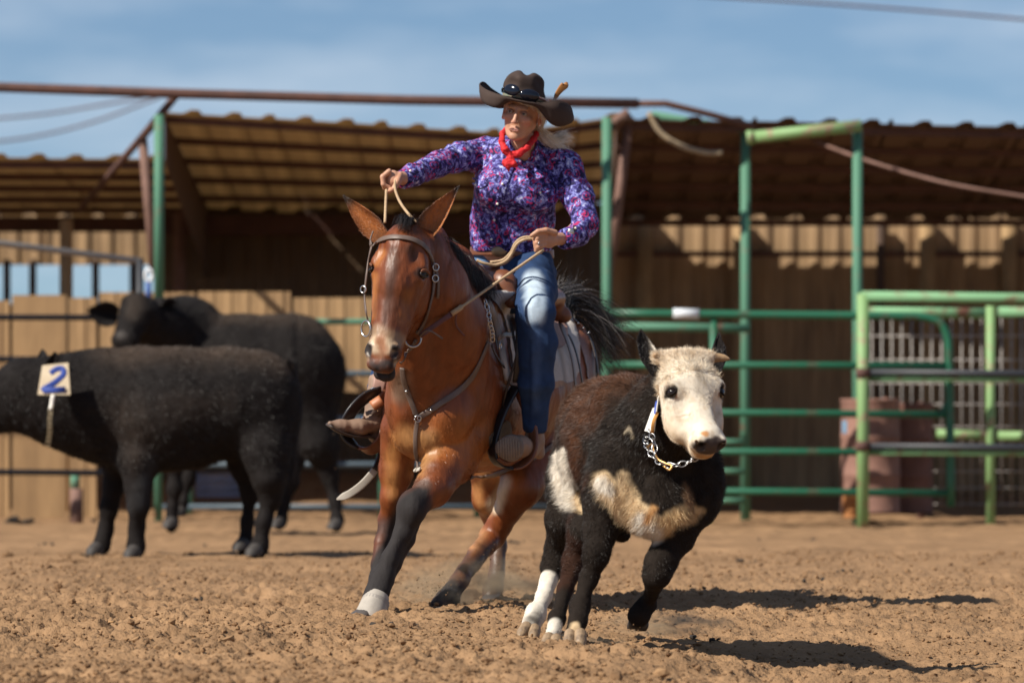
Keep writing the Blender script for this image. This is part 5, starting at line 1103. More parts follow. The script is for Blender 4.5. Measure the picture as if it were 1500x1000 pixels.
locks('ponytail', [M(800, 198, .24), M(806, 205, .26)], [M(832, 196, .36), M(834, 214, .36)], [[M(812, 203, .27), M(815, 210, .28)], [M(825, 197, .31), M(828, 204, .32)]], 380, .0007, .010, .016, rider, LHAIR, BL, 15, 10, .008)
# shirt -------------------------------------------------------------------
s_ = Sculpt(M(570, 400, -.25), M(895, 185, .85), .0045); c, e, p_ = s_.cone, s_.ell, s_.path
c(M(757, 262, .36), M(750, 335, .42), 61 * um, 58 * um, .05, flat=((0, 1, 0), .62)); c(M(750, 335, .42), M(750, 362, .45), 58 * um, 57 * um, .03, flat=((0, 1, 0), .70))
c(M(713, 227, .42), M(817, 241, .31), 23 * um, 24 * um, .05); e(M(735, 275, .28), (36 * um, .08, 30 * um), k=.05); e(M(785, 280, .26), (34 * um, .08, 30 * um), k=.05)
p_([M(704, 226, .42), M(672, 230, .30), M(640, 242, .18), M(604, 257, -.02), M(592, 262, -.08)], [23 * um, 19 * um, 16.5 * um, 13.5 * um, 12.5 * um], .03)
p_([M(826, 246, .31), M(846, 290, .26), M(857, 328, .18)], [25 * um, 19.5 * um, 16.5 * um], .03); p_([M(857, 328, .18), M(843, 344, .12), M(829, 350, .07)], [18 * um, 15 * um, 13.5 * um], .02)
p_([M(768, 214, .24), M(765, 226, .29)], [.060, .078], .02)
# hollow ends at neck and cuffs
s_.cone(M(770, 196, .18), M(767, 222, .25), .050, .050, .006, sub=True); s_.cone(M(586, 264, -.11), M(593, 262, -.07), .028, .028, .004, sub=True); s_.cone(M(818, 351, .03), M(829, 350, .07), .028, .028, .004, sub=True)
V, F = s_.surface(); del s_; V[:, 2] = np.maximum(V[:, 2], M(750, 366, .3)[2] + .010 * (fnoise(V, 14, 3) - .5)); N = vnormals(V, F)
PX = 750 + FPX * V[:, 0] / V[:, 1]; PY = HY - FPX * (V[:, 2] - CH) / V[:, 1]
armR = sstep(700, 670, PX); armL = sstep(828, 842, PX)
crease = lambda A, sc, sd2: 1 - np.abs(fbm(A, sc, 2, sd2) - .5) * 4
fold = .010 * crease(V * (1.0, .6, .45) + V[:, [2]] * (.35, 0, 0), 11, 5) * (1 - armR) + .011 * crease(V @ np.array(((2.2, 0, .6), (0, .8, 0), (.5, 0, .7))).T, 9, 6) * armR + .008 * crease(V * (.7, .7, 1.6), 12, 8) * armL
V = V + N * (fold * (.5 + .5 * sstep(.0, 1, N[:, 1] * -1 + .5)))[:, None]; V = relax(V, F, 1, .3)
sm = bpy.data.materials.new('paisley_shirt'); sm.use_nodes = True; nt = sm.node_tree; B_ = nt.nodes['Principled BSDF']; N_ = nt.nodes.new; Lk = nt.links.new
tc2 = N_('ShaderNodeTexCoord'); wv = N_('ShaderNodeTexNoise'); wv.inputs['Scale'].default_value = 22; wv.inputs['Detail'].default_value = 3; Lk(tc2.outputs['Object'], wv.inputs[0])
mxv = N_('ShaderNodeMixRGB'); mxv.blend_type = 'ADD'; mxv.inputs[0].default_value = .05; Lk(tc2.outputs['Object'], mxv.inputs[1]); Lk(wv.outputs[1], mxv.inputs[2])
v1 = N_('ShaderNodeTexVoronoi'); v1.inputs['Scale'].default_value = 34; Lk(mxv.outputs[0], v1.inputs['Vector'])
n1 = N_('ShaderNodeTexNoise'); n1.inputs['Scale'].default_value = 48; n1.inputs['Detail'].default_value = 4; n1.inputs['Roughness'].default_value = .7; Lk(mxv.outputs[0], n1.inputs[0])
r1 = N_('ShaderNodeValToRGB'); cr1 = r1.color_ramp; cr1.interpolation = 'LINEAR'; cr1.elements[0].position = .42; cr1.elements[0].color = (.010, .008, .045, 1); cr1.elements[1].position = .70; cr1.elements[1].color = (.70, .72, .88, 1)
for ps, cl in ((.48, (.040, .026, .15, 1)), (.54, (.11, .10, .36, 1)), (.60, (.26, .29, .60, 1))): el = cr1.elements.new(ps); el.color = cl
Lk(n1.outputs[0], r1.inputs[0])
v2 = N_('ShaderNodeTexVoronoi'); v2.inputs['Scale'].default_value = 30; Lk(mxv.outputs[0], v2.inputs['Vector'])
rg = N_('ShaderNodeMath'); rg.operation = 'SINE'; mlt = N_('ShaderNodeMath'); mlt.operation = 'MULTIPLY'; mlt.inputs[1].default_value = 17.0; Lk(v2.outputs['Distance'], mlt.inputs[0]); Lk(mlt.outputs[0], rg.inputs[0])
sp = N_('ShaderNodeSeparateColor'); Lk(v2.outputs['Color'], sp.inputs[0]); gt = N_('ShaderNodeMath'); gt.operation = 'GREATER_THAN'; gt.inputs[1].default_value = .55; Lk(sp.outputs[0], gt.inputs[0])
m1 = N_('ShaderNodeMath'); m1.operation = 'MULTIPLY'; Lk(rg.outputs[0], m1.inputs[0]); Lk(gt.outputs[0], m1.inputs[1]); m2 = N_('ShaderNodeMapRange'); m2.inputs[1].default_value = .35; m2.inputs[2].default_value = .8; m2.inputs[4].default_value = .9; Lk(m1.outputs[0], m2.inputs[0])
mm = N_('ShaderNodeMixRGB'); mm.inputs[2].default_value = (.40, .020, .10, 1); Lk(m2.outputs[0], mm.inputs[0]); Lk(r1.outputs[0], mm.inputs[1]); Lk(mm.outputs[0], B_.inputs['Base Color'])
B_.inputs['Roughness'].default_value = .75; B_.inputs['Specular IOR Level'].default_value = .25
shirt = mesh('shirt', V, F, sm, rider); ssnap = snapper(V, N, .004)
strap('placket', [(749, 244), (741, 262), (735, 282), (729, 305), (725, 328), (722, 352), (721, 366)], .030, sm, shirt, sn=ssnap, off=.004)
PRL = mat('pearl', (.8, .76, .70))
for x, y in ((736, 270), (729, 297), (725, 322), (721, 350), (699, 271), (791, 282), (600, 252), (842, 336)): v, f = uv_ell(ssnap(x, y, .008)[0], (.0055,) * 3, seg=10, rings=6); mesh('snap_button', v, f, PRL, shirt)
for pts in ([(694, 269), (703, 275), (714, 270)], [(770, 276), (790, 286), (806, 278)], [(694, 262), (714, 264)], [(768, 268), (808, 272)]): strap('pocket_seam', pts, .009, sm, shirt, sn=ssnap, off=.004)
for (pts) in ([(738, 214), (730, 222), (740, 246), (752, 240)], [(786, 214), (800, 224), (790, 246), (762, 236)]):
    a = [ssnap(x, y, .014)[0] for x, y in pts]; v = np.array(a + [x + (0, .004, 0) for x in a]); mesh('collar_point', v, [(0, 1, 2, 3), (7, 6, 5, 4), (0, 4, 5, 1), (1, 5, 6, 2), (2, 6, 7, 3), (3, 7, 4, 0)], sm, shirt, smooth=False)
# neckerchief
REDC = mat('red_cloth', (.62, .012, .016), .75, 0, 14, col2=(.44, .008, .012), bump=.003, bscale=30)
k_ = Sculpt(M(722, 262, .0), M(796, 182, .45), .0035)
ring = [M(736, 196, .17), M(735, 208, .12), M(740, 220, .10), M(748, 228, .11), M(760, 225, .115), M(772, 216, .13), M(782, 204, .18), M(786, 196, .24)]
k_.path(ring, [.009, .011, .013, .013, .013, .012, .010, .009], .010); k_.ell(M(748, 231, .10), (.013, .013, .012), k=.006)
k_.path([M(748, 233, .095), M(744, 241, .09), M(745, 251, .10)], [.008, .012, .004], .006, flat=((0, 1, 0), .5)); k_.path([M(749, 233, .095), M(752, 240, .09), M(757, 244, .10)], [.008, .011, .004], .006, flat=((0, 1, 0), .5)); k_.path([M(747, 232, .095), M(740, 238, .095), M(738, 243, .10)], [.008, .010, .004], .006, flat=((0, 1, 0), .5))
k_.path([M(736, 196, .17), M(742, 190, .30), M(780, 188, .34), M(786, 196, .24)], [.010] * 4, .01)
v, f = k_.surface(); n0 = vnormals(v, f); v = v + n0 * ((1 - np.abs(fbm(v * (1, 1, 2), 60, 2, 3) - .5) * 4) * .003)[:, None]; mesh('neckerchief', v, f, REDC, rider)
# watch and ring
WATCH = mat('watch_steel', (.55, .52, .48), .3, .1, metal=.9); oring('watch_strap', M(836, 346, .08), (.93, .1, -.35), .043, .006, rider, STRAPD); v, f = uv_ell(M(836, 340, .035), (.014, .006, .016)); mesh('watch_face', v, f, WATCH, rider)
oring('finger_ring', M(789, 357, -.045), (-.9, 0, .3), .0108, .0022, rider, STEEL)
# jeans -----------------------------------------------------------------
s_ = Sculpt(M(520, 660, -.25), M(840, 345, 1.0), .006); c, e, p_ = s_.cone, s_.ell, s_.path
c(M(750, 372, .47), M(752, 400, .52), 58 * um, 58 * um, .03, flat=((0, 1, 0), .72)); e(M(755, 402, .58), (58 * um, .15, 30 * um), k=.04)
p_([M(776, 396, .42), M(782, 425, .18), M(785, 462, -.06)], [34 * um, 30 * um, 25 * um], .04); p_([M(785, 462, -.06), M(787, 500, -.04), M(785, 560, -.01), M(784, 622, .06)], [26 * um, 26 * um, 22 * um, 16 * um], .03, flat=((0, 1, 0), .95))
p_([M(725, 398, .50), M(660, 430, .42), M(596, 470, .40)], [32 * um, 28 * um, 24 * um], .04); p_([M(596, 470, .40), M(570, 530, .40), M(554, 568, .38)], [24 * um, 19 * um, 14 * um], .03)
s_.cone(M(784, 632, .07), M(785, 640, .08), 13 * um, 15 * um, .004, sub=True)
V, F = s_.surface(); del s_; V[:, 2] = np.minimum(V[:, 2], M(750, 363, .45)[2]); PX = 750 + FPX * V[:, 0] / V[:, 1]; PY = HY - FPX * (V[:, 2] - CH) / V[:, 1]; N = vnormals(V, F)
V = V + N * (.007 * crease(V * (.8, .8, 1.3) + V[:, [0]] * (0, 0, .5), 9, 31) + .005 * crease(V * (1, 1, .5), 16, 33))[:, None]; V = relax(V, F, 1, .3); N = vnormals(V, F)
DEN, DENLIT = (.022, .050, .125), (.44, .54, .64)
C_ = np.tile(np.array(DEN), (len(V), 1)); C_ = pbrush(V, C_, [([(780, 410, 14), (783, 440, 15), (786, 464, 12)], DENLIT, 14), ([(786, 480, 8), (784, 600, 4)], (.055, .10, .21), 14), ([(700, 378, 12), (694, 385, 10)], (.10, .19, .34), 10)], 23, 25.5, N, 81, 5, 14)  # the pale thigh stroke paints a sunlit patch into the denim
C_ = pbrush(V, C_, [([(778, 500, 2), (776, 620, 2)], (.016, .035, .09), 5)], 23, 25, N, 83, 2)
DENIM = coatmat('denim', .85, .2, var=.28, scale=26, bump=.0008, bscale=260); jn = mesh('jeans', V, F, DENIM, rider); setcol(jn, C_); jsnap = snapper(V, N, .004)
# belt
bp = [];
for a in np.linspace(0, 2 * math.pi, 33): bp.append(M(750, 370, .455) + np.array((61.5 * um * math.cos(a), 61.5 * um * .73 * math.sin(a), -.006 * math.cos(a))))
v, f = tube_g(bp, 1.0, 8, rx=(.019, .004), up=[nrmz((math.cos(a), math.sin(a) * 1.3, 0)) for a in np.linspace(0, 2 * math.pi, 33)]); mesh('belt', v, f, LEATHER, rider)
v, f = uv_ell(bp[23] + np.array((-.02, -.012, 0)), (.034, .008, .024)); mesh('belt_buckle', v, f, mat('dull_brass', (.36, .24, .13), .4, .3, 40, metal=.7), rider)
# boots ------------------------------------------------------------------
BOOTL = mat('worn_boot_leather', (.20, .125, .085), .55, 0, 14, col2=(.30, .20, .14), bump=.001, bscale=60); SOLE = mat('boot_sole', (.20, .15, .115), .8, 0, 40, col2=(.12, .09, .07))
k_ = Sculpt(M(465, 670, .05), M(590, 545, .6), .005)
k_.path([M(556, 560, .38), M(552, 592, .36), M(546, 618, .34)], [.050, .046, .044], .02); k_.path([M(548, 622, .34), M(524, 626, .26), M(500, 624, .22), M(484, 620, .19)], [.040, .040, .030, .012], .02, flat=((.2, 0, 1), .85)); k_.cone(M(549, 640, .34), M(546, 632, .33), .026, .026, .01)
v, f = k_.surface(); n0 = vnormals(v, f); v = v + n0 * ((fbm(v * (3, 1, 1), 14, 2, 3) - .5) * .006)[:, None]; bt = mesh('boot', v, f, BOOTL, rider)
tube('sole', catmull([M(551, 644, .33), M(536, 638, .29), M(515, 638, .24), M(496, 632, .20), M(481, 622, .18)], 4), 1.0, mat('dark_sole', (.05, .035, .028), .6), bt, rx=(.036, .006), up=(.15, -.1, 1), seg=8)
tube('spur_strap', catmull([M(536, 606, .29), M(546, 603, .28), M(556, 608, .30)], 4), 1.0, STRAPG, bt, rx=(.010, .003), up=(0, -1, .2), seg=8)
v, f = uv_ell(M(548, 575, .30), (.024, .010, .024)); mesh('spur_buckle', v, f, STEEL, bt); v, f = uv_ell(M(531, 612, .27), (.013, .010, .012)); mesh('spur_button', v, f, STEEL, bt)
k_ = Sculpt(M(700, 700, -.30), M(830, 600, .35), .005)
k_.path([M(784, 615, .07), M(783, 645, .08), M(776, 660, .06)], [.042, .038, .036], .02); k_.path([M(776, 656, .05), M(762, 654, -.03), M(748, 652, -.09)], [.038, .044, .046], .02, flat=((.4, -.8, -.2), .8)); k_.cone(M(790, 664, .10), M(788, 650, .09), .024, .026, .01)
v, f = k_.surface(); bt = mesh('boot', v, f, BOOTL, rider)
sc = M(746, 656, -.125); nn = nrmz((-.20, -.95, -.18)); a1 = nrmz(np.cross(nn, (0, 0, 1))); b1 = np.cross(nn, a1); V, F = [], []; sg = 26
for k in range(5):
    rr, dd = ((0, .014), (.9, .012), (1.0, .006), (1.0, -.012), (0, -.014))[k]
    for j in range(sg): a = 2 * math.pi * j / sg; V.append(sc + a1 * math.cos(a) * .060 * rr + b1 * math.sin(a) * .056 * rr * (1 - .18 * math.cos(a)) + nn * dd)
for k in range(4):
    for j in range(sg): F.append((k * sg + j, k * sg + (j + 1) % sg, (k + 1) * sg + (j + 1) % sg, (k + 1) * sg + j))
mesh('sole', V, F, SOLE, bt)
for j in range(-4, 5):
    h_ = .046 * math.sqrt(max(0, 1 - (j / 5.2) ** 2)); cc = sc + nn * .0125 + a1 * (.011 * j); tube('tread_bar', [cc - b1 * h_, cc + b1 * h_], .0028, mat('tread_rubber', (.28, .22, .17), .9), bt, seg=6)
# hat ---------------------------------------------------------------------
FELTH = mat('brown_hat_felt', (.058, .040, .034), .85, 0, 8, col2=(.040, .027, .023), bump=.0006, bscale=300, spec=.2)
def closed(pts, n_): 
    pts = [np.asarray(p, float) for p in pts]; q = [pts[-1]] + pts + [pts[0], pts[1]]; out = []
    for i in range(1, len(pts) + 1):
        for k in range(n_):
            t = k / n_; a, b, c2, d = q[i - 1:i + 3]; out.append(.5 * (2 * b + (c2 - a) * t + (2 * a - 5 * b + 4 * c2 - d) * t * t + (3 * b - a - 3 * c2 + d) * t ** 3))
    return np.array(out)
# matching points round the brim: front, then towards the picture's right
outer = closed([M(746, 144, .02), M(768, 149, .00), M(790, 152, .01), M(816, 148, .04), M(833, 154, .12), M(837, 167, .22), M(818, 166, .33), M(786, 158, .38), M(750, 148, .36), M(722, 132, .29), M(709, 121, .23), M(703, 125, .17), M(716, 134, .09)], 5)
mid_ = closed([M(748, 147, .05), M(768, 151, .04), M(788, 158, .04), M(810, 182, .06), M(828, 183, .13), M(833, 176, .22), M(812, 170, .29), M(785, 161, .31), M(754, 155, .30), M(730, 158, .24), M(714, 150, .19), M(712, 152, .12), M(728, 157, .07)], 5)
cb = M(769, 147, .17); nO = len(outer); base = []
for i in range(nO):
    dv = outer[i] - cb; a = math.atan2(dv[1], dv[0]); ex, ey = 31.5 * um, .105; rr = 1 / math.sqrt((math.cos(a) / ex) ** 2 + (math.sin(a) / ey) ** 2)
    bx, by = math.cos(a) * rr, math.sin(a) * rr; base.append(cb + np.array((bx, by, -.17 * bx + .03 * by)))
base = np.array(base); rings = [base * (1 - t) ** 2 + 2 * t * (1 - t) * (mid_ * 2 - (base + outer) / 2) * 1.0 + outer * t ** 2 for t in np.linspace(0, 1, 9)]
rings = [r_ if k else base for k, r_ in enumerate(rings)]
V = np.vstack(rings); F = []
for k in range(8):
    for j in range(nO): F.append((k * nO + j, k * nO + (j + 1) % nO, (k + 1) * nO + (j + 1) % nO, (k + 1) * nO + j))
n_ = len(V); nn_ = vnormals(V, np.array(F)); nn_ *= np.sign(nn_[:, 2].mean()); V2 = np.vstack([V, V - nn_ * .0035]); FF = F + [tuple(i + n_ for i in f[::-1]) for f in F]
for j in range(nO): a, b = 8 * nO + j, 8 * nO + (j + 1) % nO; FF.append((a, b, b + n_, a + n_)); FF.append((j, j + n_, (j + 1) % nO + n_, (j + 1) % nO))
hat = mesh('hat', V2, FF, FELTH, rider)
tube('brim_edge', list(outer) + [outer[0]], .0032, FELTH, hat, seg=6, caps=False)
k_ = Sculpt(M(725, 175, .0), M(812, 95, .36), .0036)
k_.cone(M(769, 146, .17), M(767, 130, .17), .088, .078, .03, flat=((0, 1, 0), 1.18)); k_.ell(M(766, 126, .18), (.078, .100, .048), k=.03); k_.ell(M(760, 117, .14), (.038, .07, .024), k=.03); k_.ell(M(781, 121, .20), (.040, .07, .024), k=.03)
k_.ell(M(772, 104, .16), (.014, .09, .018), k=.03, sub=True); k_.ell(M(744, 120, .08), (.028, .04, .03), k=.03, sub=True); k_.ell(M(794, 118, .08), (.020, .05, .02), k=.03, sub=True)
v, f = k_.surface(); keep = (v[:, 2] > cb[2] - .17 * (v[:, 0] - cb[0]) - .012); 
fk = keep[f].all(1); f = f[fk]; used = np.unique(f); mp2 = -np.ones(len(v), int); mp2[used] = np.arange(len(used)); v, f = v[used], mp2[f]; mesh('crown', v, f, FELTH, hat)
bnd = [cb + np.array((math.cos(a) * 32.2 * um, math.sin(a) * .110, -.17 * math.cos(a) * 32.2 * um + .03 * math.sin(a) * .11 + .012)) for a in np.linspace(0, 2 * math.pi, 41)]
BAND = mat('beaded_band', (.16, .30, .24), .5, 0, 60, col2=(.42, .24, .16)); v, f = tube_g(bnd, 1.0, 8, rx=(.010, .0025), up=[nrmz((math.cos(a), math.sin(a), 0)) for a in np.linspace(0, 2 * math.pi, 41)], caps=False); mesh('hat_band', v, f, BAND, hat)
FEA = mat('brown_feather', (.42, .17, .035), .6, 0, 30, col2=(.20, .08, .02))
q = [M(811, 150, .22), M(814, 142, .22), M(819, 134, .22), M(824, 128, .22), M(828, 124, .22), M(826, 122, .22)]; tube('feather', catmull(q, 4), [.2, .25, .3, .4, .5, .6, .65, .7, .75, .8, .85, .9, .95, 1, 1, 1, .9, .8, .6, .3, .15][:len(catmull(q, 4))], FEA, hat, rx=(.017, .004), up=(.3, -.9, 0), seg=8)
locks('feather_down', [M(809, 151, .22), M(814, 151, .22)], [M(806, 145, .22), M(820, 146, .22)], [[M(808, 148, .215), M(816, 148, .215)]], 120, .0006, .002, .006, hat, LHAIR, [(.7, .66, .6)], 4, 4, .002)
# sunglasses
sg_ = thing('sunglasses', 'dark wraparound sunglasses pushed up on the front of the hat crown', 'sunglasses', M(762, 137, .05))
LENS = mat('dark_lens', (.006, .008, .016), .12, .1, spec=.45); FRM = mat('black_frame', (.012, .012, .014), .25, .1)
for (x, y, d, rx_, rz_, yaw_) in ((750, 132, .040, .038, .024, -.6), (776, 140, .028, .042, .025, .2)):
    cyw, syw = math.cos(yaw_), math.sin(yaw_); Mx = np.array(((cyw, syw, -.20), (-syw, cyw, 0), (.20, 0, 1.0)))
    v, f = uv_ell(M(x, y, d), (rx_, .012, rz_), Mx, 24, 12); mesh('lens', v, f, LENS, sg_)
tube('bridge', catmull([M(757, 133, .038), M(762, 135, .030), M(767, 137, .036)], 4), .006, FRM, sg_, seg=8); tube('temple', catmull([M(788, 143, .062), M(798, 147, .10), M(803, 149, .16)], 4), .005, mat('pink_temple', (.35, .16, .13), .4), sg_, seg=8); tube('temple', catmull([M(738, 129, .078), M(736, 131, .12), M(736, 134, .17)], 4), .005, FRM, sg_, seg=8)
# ------------------------------------------------------------------ the black cattle
BCOAT = coatmat('black_coat', .8, .15, var=.3); BHAIR = coatmat('black_hair', .5, .28, var=0, bump=0)
def ox(Y, name, label, group, trunk, legs, head, extra=None, back=None):
    t = thing(name, label, 'cow', P(legs[0][0][-1][0], legs[0][0][-1][1], Y), group); u = S(Y); W_ = lambda px, py, d=0.0: P(px, py, Y + d)
    xs_ = [p[0] for k in trunk for p in k[:2]] + [p[0] for L_ in legs for p in L_[0]]; 
    s_ = Sculpt(W_(min(xs_) - (235 if Y < 35 else 135), 830, -.9), W_(max(xs_) + 60, 425, .9), .010)
    for a, b, ra, rb, k, fl in trunk: s_.cone(W_(*a), W_(*b), (ra - 7) * u, (rb - 7) * u, k, flat=fl)
    for pts, rs in legs: s_.path([W_(*q) for q in pts], [(r_ * .86 - 1.5) * (.82 if r_ < 21 else 1.0) * u for r_ in rs], .07 if Y < 35 else .06)
    head(s_, W_, u)
    V, F = s_.surface(); N = vnormals(V, F); V = V + N * ((fbm(V, 8, 3, 4) - .5) * .022)[:, None]; N = vnormals(V, F)
    C_ = paint(V, (.012, .0095, .009), [(W_(*a), W_(*b), r_ * u, c_, sf) for a, b, r_, c_, sf in (back or [])], 6, .04, 8)
    b_ = mesh('body', V, F, BCOAT, t); setcol(b_, C_)
    z = V[:, 2]; ln = np.where(z > .5, .026, .010); lie = np.tile(np.array((.55, .1, -.75)), (len(V), 1))
    hair('coat', V, F, C_, 70000, ln, .0008, lie, t, BHAIR, None, lift=.34, curl=.35, cvar=.18, seed=int(Y), mott=.3); return t, W_, u
fl = ((0, 1, 0), .85)
def head1(s, W_, u):
    s.path([W_(130, 590, -.02), W_(80, 585, -.05), W_(40, 580, -.05)], [58 * u, 52 * u, 44 * u], .14, flat=((0, 1, 0), .7))
    s.ell(W_(30, 562, -.05), (34 * u, .13, 34 * u), k=.05); s.cone(W_(25, 575, -.05), W_(-55, 612, -.05), 34 * u, 22 * u, .05, flat=((0, 1, 0), .75)); s.ell(W_(-62, 616, -.05), (18 * u, .08, 20 * u), k=.04)
    s.cone(W_(28, 600, -.05), W_(-40, 632, -.05), 24 * u, 14 * u, .05, flat=((0, 1, 0), .6))
c1, W1, u1 = ox(32.0, 'black_steer', 'black steer in front, side on, with a white number card on its neck', 'black cattle standing by the rails',
    [((170, 590, 0), (250, 600, 0), 80, 92, .10, fl), ((250, 600, 0), (350, 590, 0), 92, 84, .10, fl), ((350, 585, 0), (378, 580, 0), 80, 64, .08, fl), ((150, 560, 0), (200, 560, 0), 48, 52, .08, fl), ((130, 632, 0), (180, 650, 0), 44, 44, .08, fl), ((385, 560, 0), (398, 620, 0), 40, 42, .08, fl)],
    [([(202, 630, -.06), (204, 672, -.12), (203, 715, -.16), (203, 742, -.17), (200, 772, -.15), (199, 800, -.15), (197, 812, -.17)], [48, 34, 21, 20, 13, 15, 15]),
     ([(172, 670, .16), (166, 715, .16), (160, 745, .15), (155, 775, .16), (149, 800, .14), (143, 809, .12)], [32, 18, 16, 12, 14, 13]),
     ([(382, 600, -.02), (390, 660, -.12), (394, 700, -.16), (397, 728, -.14), (386, 765, -.16), (380, 800, -.17), (376, 811, -.2)], [62, 42, 27, 19, 14, 16, 15]),
     ([(365, 610, .06), (358, 680, .16), (366, 720, .18), (362, 765, .16), (360, 795, .14), (357, 803, .12)], [52, 26, 17, 12, 14, 13])], head1,
    back=[((180, 520, 0), (400, 515, 0), 44, (.060, .042, .031), .20), ((180, 600, -.3), (200, 660, -.3), 26, (.035, .026, .021), .2), ((250, 600, -.4), (330, 590, -.4), 30, (.028, .020, .016), .2), ((220, 680, -.2), (200, 740, -.2), 10, (.03, .03, .032), .1), ((330, 690, 0), (250, 700, 0), 16, (.03, .016, .010), .1)])  # lighter back and shoulder strokes put the lit sheen into the coat colour
for (b0, t0) in ((W1(52, 552, .06), W1(62, 511, .14)), (W1(66, 548, -.12), W1(80, 515, -.22))):
    v, f = ear_g(b0, t0, nrmz((.8, -.5, .3)), 17 * u1, nrmz((.4, -.9, .1)), .012); e_ = mesh('ear', v, f, BCOAT, c1); setcol(e_, np.tile((.012, .010, .010), (len(v), 1)))
for p in ((197, 816, -.19), (142, 812, .10), (375, 814, -.22), (356, 806, .10)): 
    v, f = claw(W1(p[0] - 1, p[1] - 8, p[2]), W1(p[0] - 7, p[1] - 1, p[2] - .03), 12 * u1, .03); mesh('hoof', v, f, mat('grey_hoof', (.045, .038, .034), .7, .3), c1)
locks('tail', [W1(424, 530, -.02), W1(424, 534, .02)], [W1(416, 700, -.10), W1(421, 702, -.05)], [[W1(430, 580, -.02), W1(430, 580, .0)], [W1(424, 640, -.06), W1(426, 640, -.02)]], 500, .0016, .014, .03, c1, BHAIR, [(.012, .010, .010), (.03, .02, .016)], 3, 10)
card = thing('number_card', 'white square card with a blue number 2 hung on the black steer neck', 'card', W1(78, 556, -.30))
a, b, c, d = W1(62, 535, -.32), W1(100, 531, -.32), W1(103, 578, -.36), W1(55, 578, -.36)
v = np.array([a, b, c, d] + [x + (0, .004, 0) for x in (a, b, c, d)]); mesh('sheet', v, [(3, 2, 1, 0), (4, 5, 6, 7), (0, 1, 5, 4), (1, 2, 6, 5), (2, 3, 7, 6), (3, 0, 4, 7)], mat('yellowed_card', (.66, .56, .40), .7, 0, 9, col2=(.52, .40, .26)), card, smooth=False)
q = catmull([W1(74, 547, -.334), W1(82, 541, -.33), W1(91, 540, -.33), W1(93, 548, -.336), W1(84, 557, -.345), W1(72, 565, -.355), W1(63, 570, -.36)], 5) + [W1(64, 571.5, -.362), W1(80, 571, -.362), W1(96, 570, -.362)]
tube('numeral', q, 1.0, BLUEI, card, rx=(4.2 * u1, .002), up=(0, -1, 0), seg=8)
tube('card_loop', catmull([W1(78, 578, -.36), W1(76, 590, -.36), W1(74, 600, -.37)], 3), 3.2 * u1, CARD, card, seg=8)
coll1 = thing('chain_collar', 'dull chain hanging down the black steer neck below its card', 'collar', W1(72, 620, -.36)); chain(catmull([W1(75, 596, -.37), W1(73, 615, -.38), W1(73, 632, -.37), W1(70, 652, -.34)], 6), .026, .0034, .036, coll1, mat('dull_chain', (.30, .24, .15), .5, .3, 20, metal=.5))
def head2(s, W_, u):
    s.path([W_(270, 490, .0), W_(235, 482, -.20), W_(212, 472, -.34)], [58 * u, 42 * u, 32 * u], .06)
    s.ell(W_(203, 458, -.42), (27 * u, .12, 26 * u), k=.05); s.cone(W_(200, 462, -.46), W_(184, 496, -.62), 24 * u, 17 * u, .05); s.ell(W_(182, 500, -.63), (17 * u, .07, 13 * u), k=.03); s.ell(W_(196, 440, -.44), (17 * u, .07, 10 * u), k=.03)
c2, W2, u2 = ox(37.6, 'black_steer', 'black steer behind, its face turned to the camera over the front one', 'black cattle standing by the rails',
    [((290, 548, 0), (350, 550, 0), 84, 88, .10, fl), ((350, 550, 0), (430, 545, 0), 88, 84, .10, fl), ((430, 540, 0), (448, 540, 0), 80, 48, .08, fl), ((330, 500, 0), (440, 498, 0), 38, 40, .08, fl)],
    [([(268, 600, -.14), (256, 680, -.15), (256, 715, -.15), (253, 745, -.14), (252, 765, -.15), (251, 771, -.17)], [34, 17, 15, 10.5, 12, 12]),
     ([(285, 600, .14), (280, 660, .15), (276, 700, .15), (268, 735, .14), (264, 750, .14)], [30, 17, 14, 10, 11]),
     ([(446, 580, -.02), (466, 650, -.12), (484, 695, -.10), (492, 735, -.12), (494, 762, -.14), (493, 772, -.16)], [60, 34, 18, 11.5, 13, 12]),
     ([(425, 620, .16), (428, 670, .16), (428, 705, .20), (416, 740, .18), (412, 762, .16), (409, 770, .14)], [34, 22, 15, 11, 12, 12])], head2,
    back=[((330, 470, 0), (480, 468, 0), 34, (.045, .032, .024), .18), ((200, 440, -.5), (196, 462, -.6), 12, (.04, .03, .024), .08), ((176, 478, -.7), (178, 492, -.7), 8, (.07, .062, .057), .05)])  # lit sheen painted along the back and forehead; the muzzle is grey itself
for (b0, t0, w) in ((W2(172, 463, -.40), W2(130, 455, -.42), 20), (W2(226, 468, -.36), W2(256, 441, -.34), 20)):
    v, f = ear_g(b0, t0, nrmz((.2, -.1, .95)), w * u2, nrmz((0, -1, 0)), .014); e_ = mesh('ear', v, f, BCOAT, c2); setcol(e_, np.tile((.012, .010, .010), (len(v), 1)))
    hair('ear_hair', v, f, np.tile((.014, .011, .011), (len(v), 1)), 2500, np.full(len(v), .03), .0008, np.tile((t0 - b0) * 5, (len(v), 1)), e_, BHAIR, lift=.3, curl=.3)
for x, d in ((181, -.56), (211, -.50)): v, f = uv_ell(W2(x, 468, d), (.02,) * 3); mesh('eye', v, f, EYE, c2)
for p in ((251, 773, -.18), (264, 756, .13), (492, 775, -.18), (408, 773, .13)): v, f = claw(W2(p[0], p[1] - 7, p[2]), W2(p[0] - 5, p[1] - 1, p[2] - .03), 10.5 * u2, .03); mesh('hoof', v, f, MATS['grey_hoof'], c2)
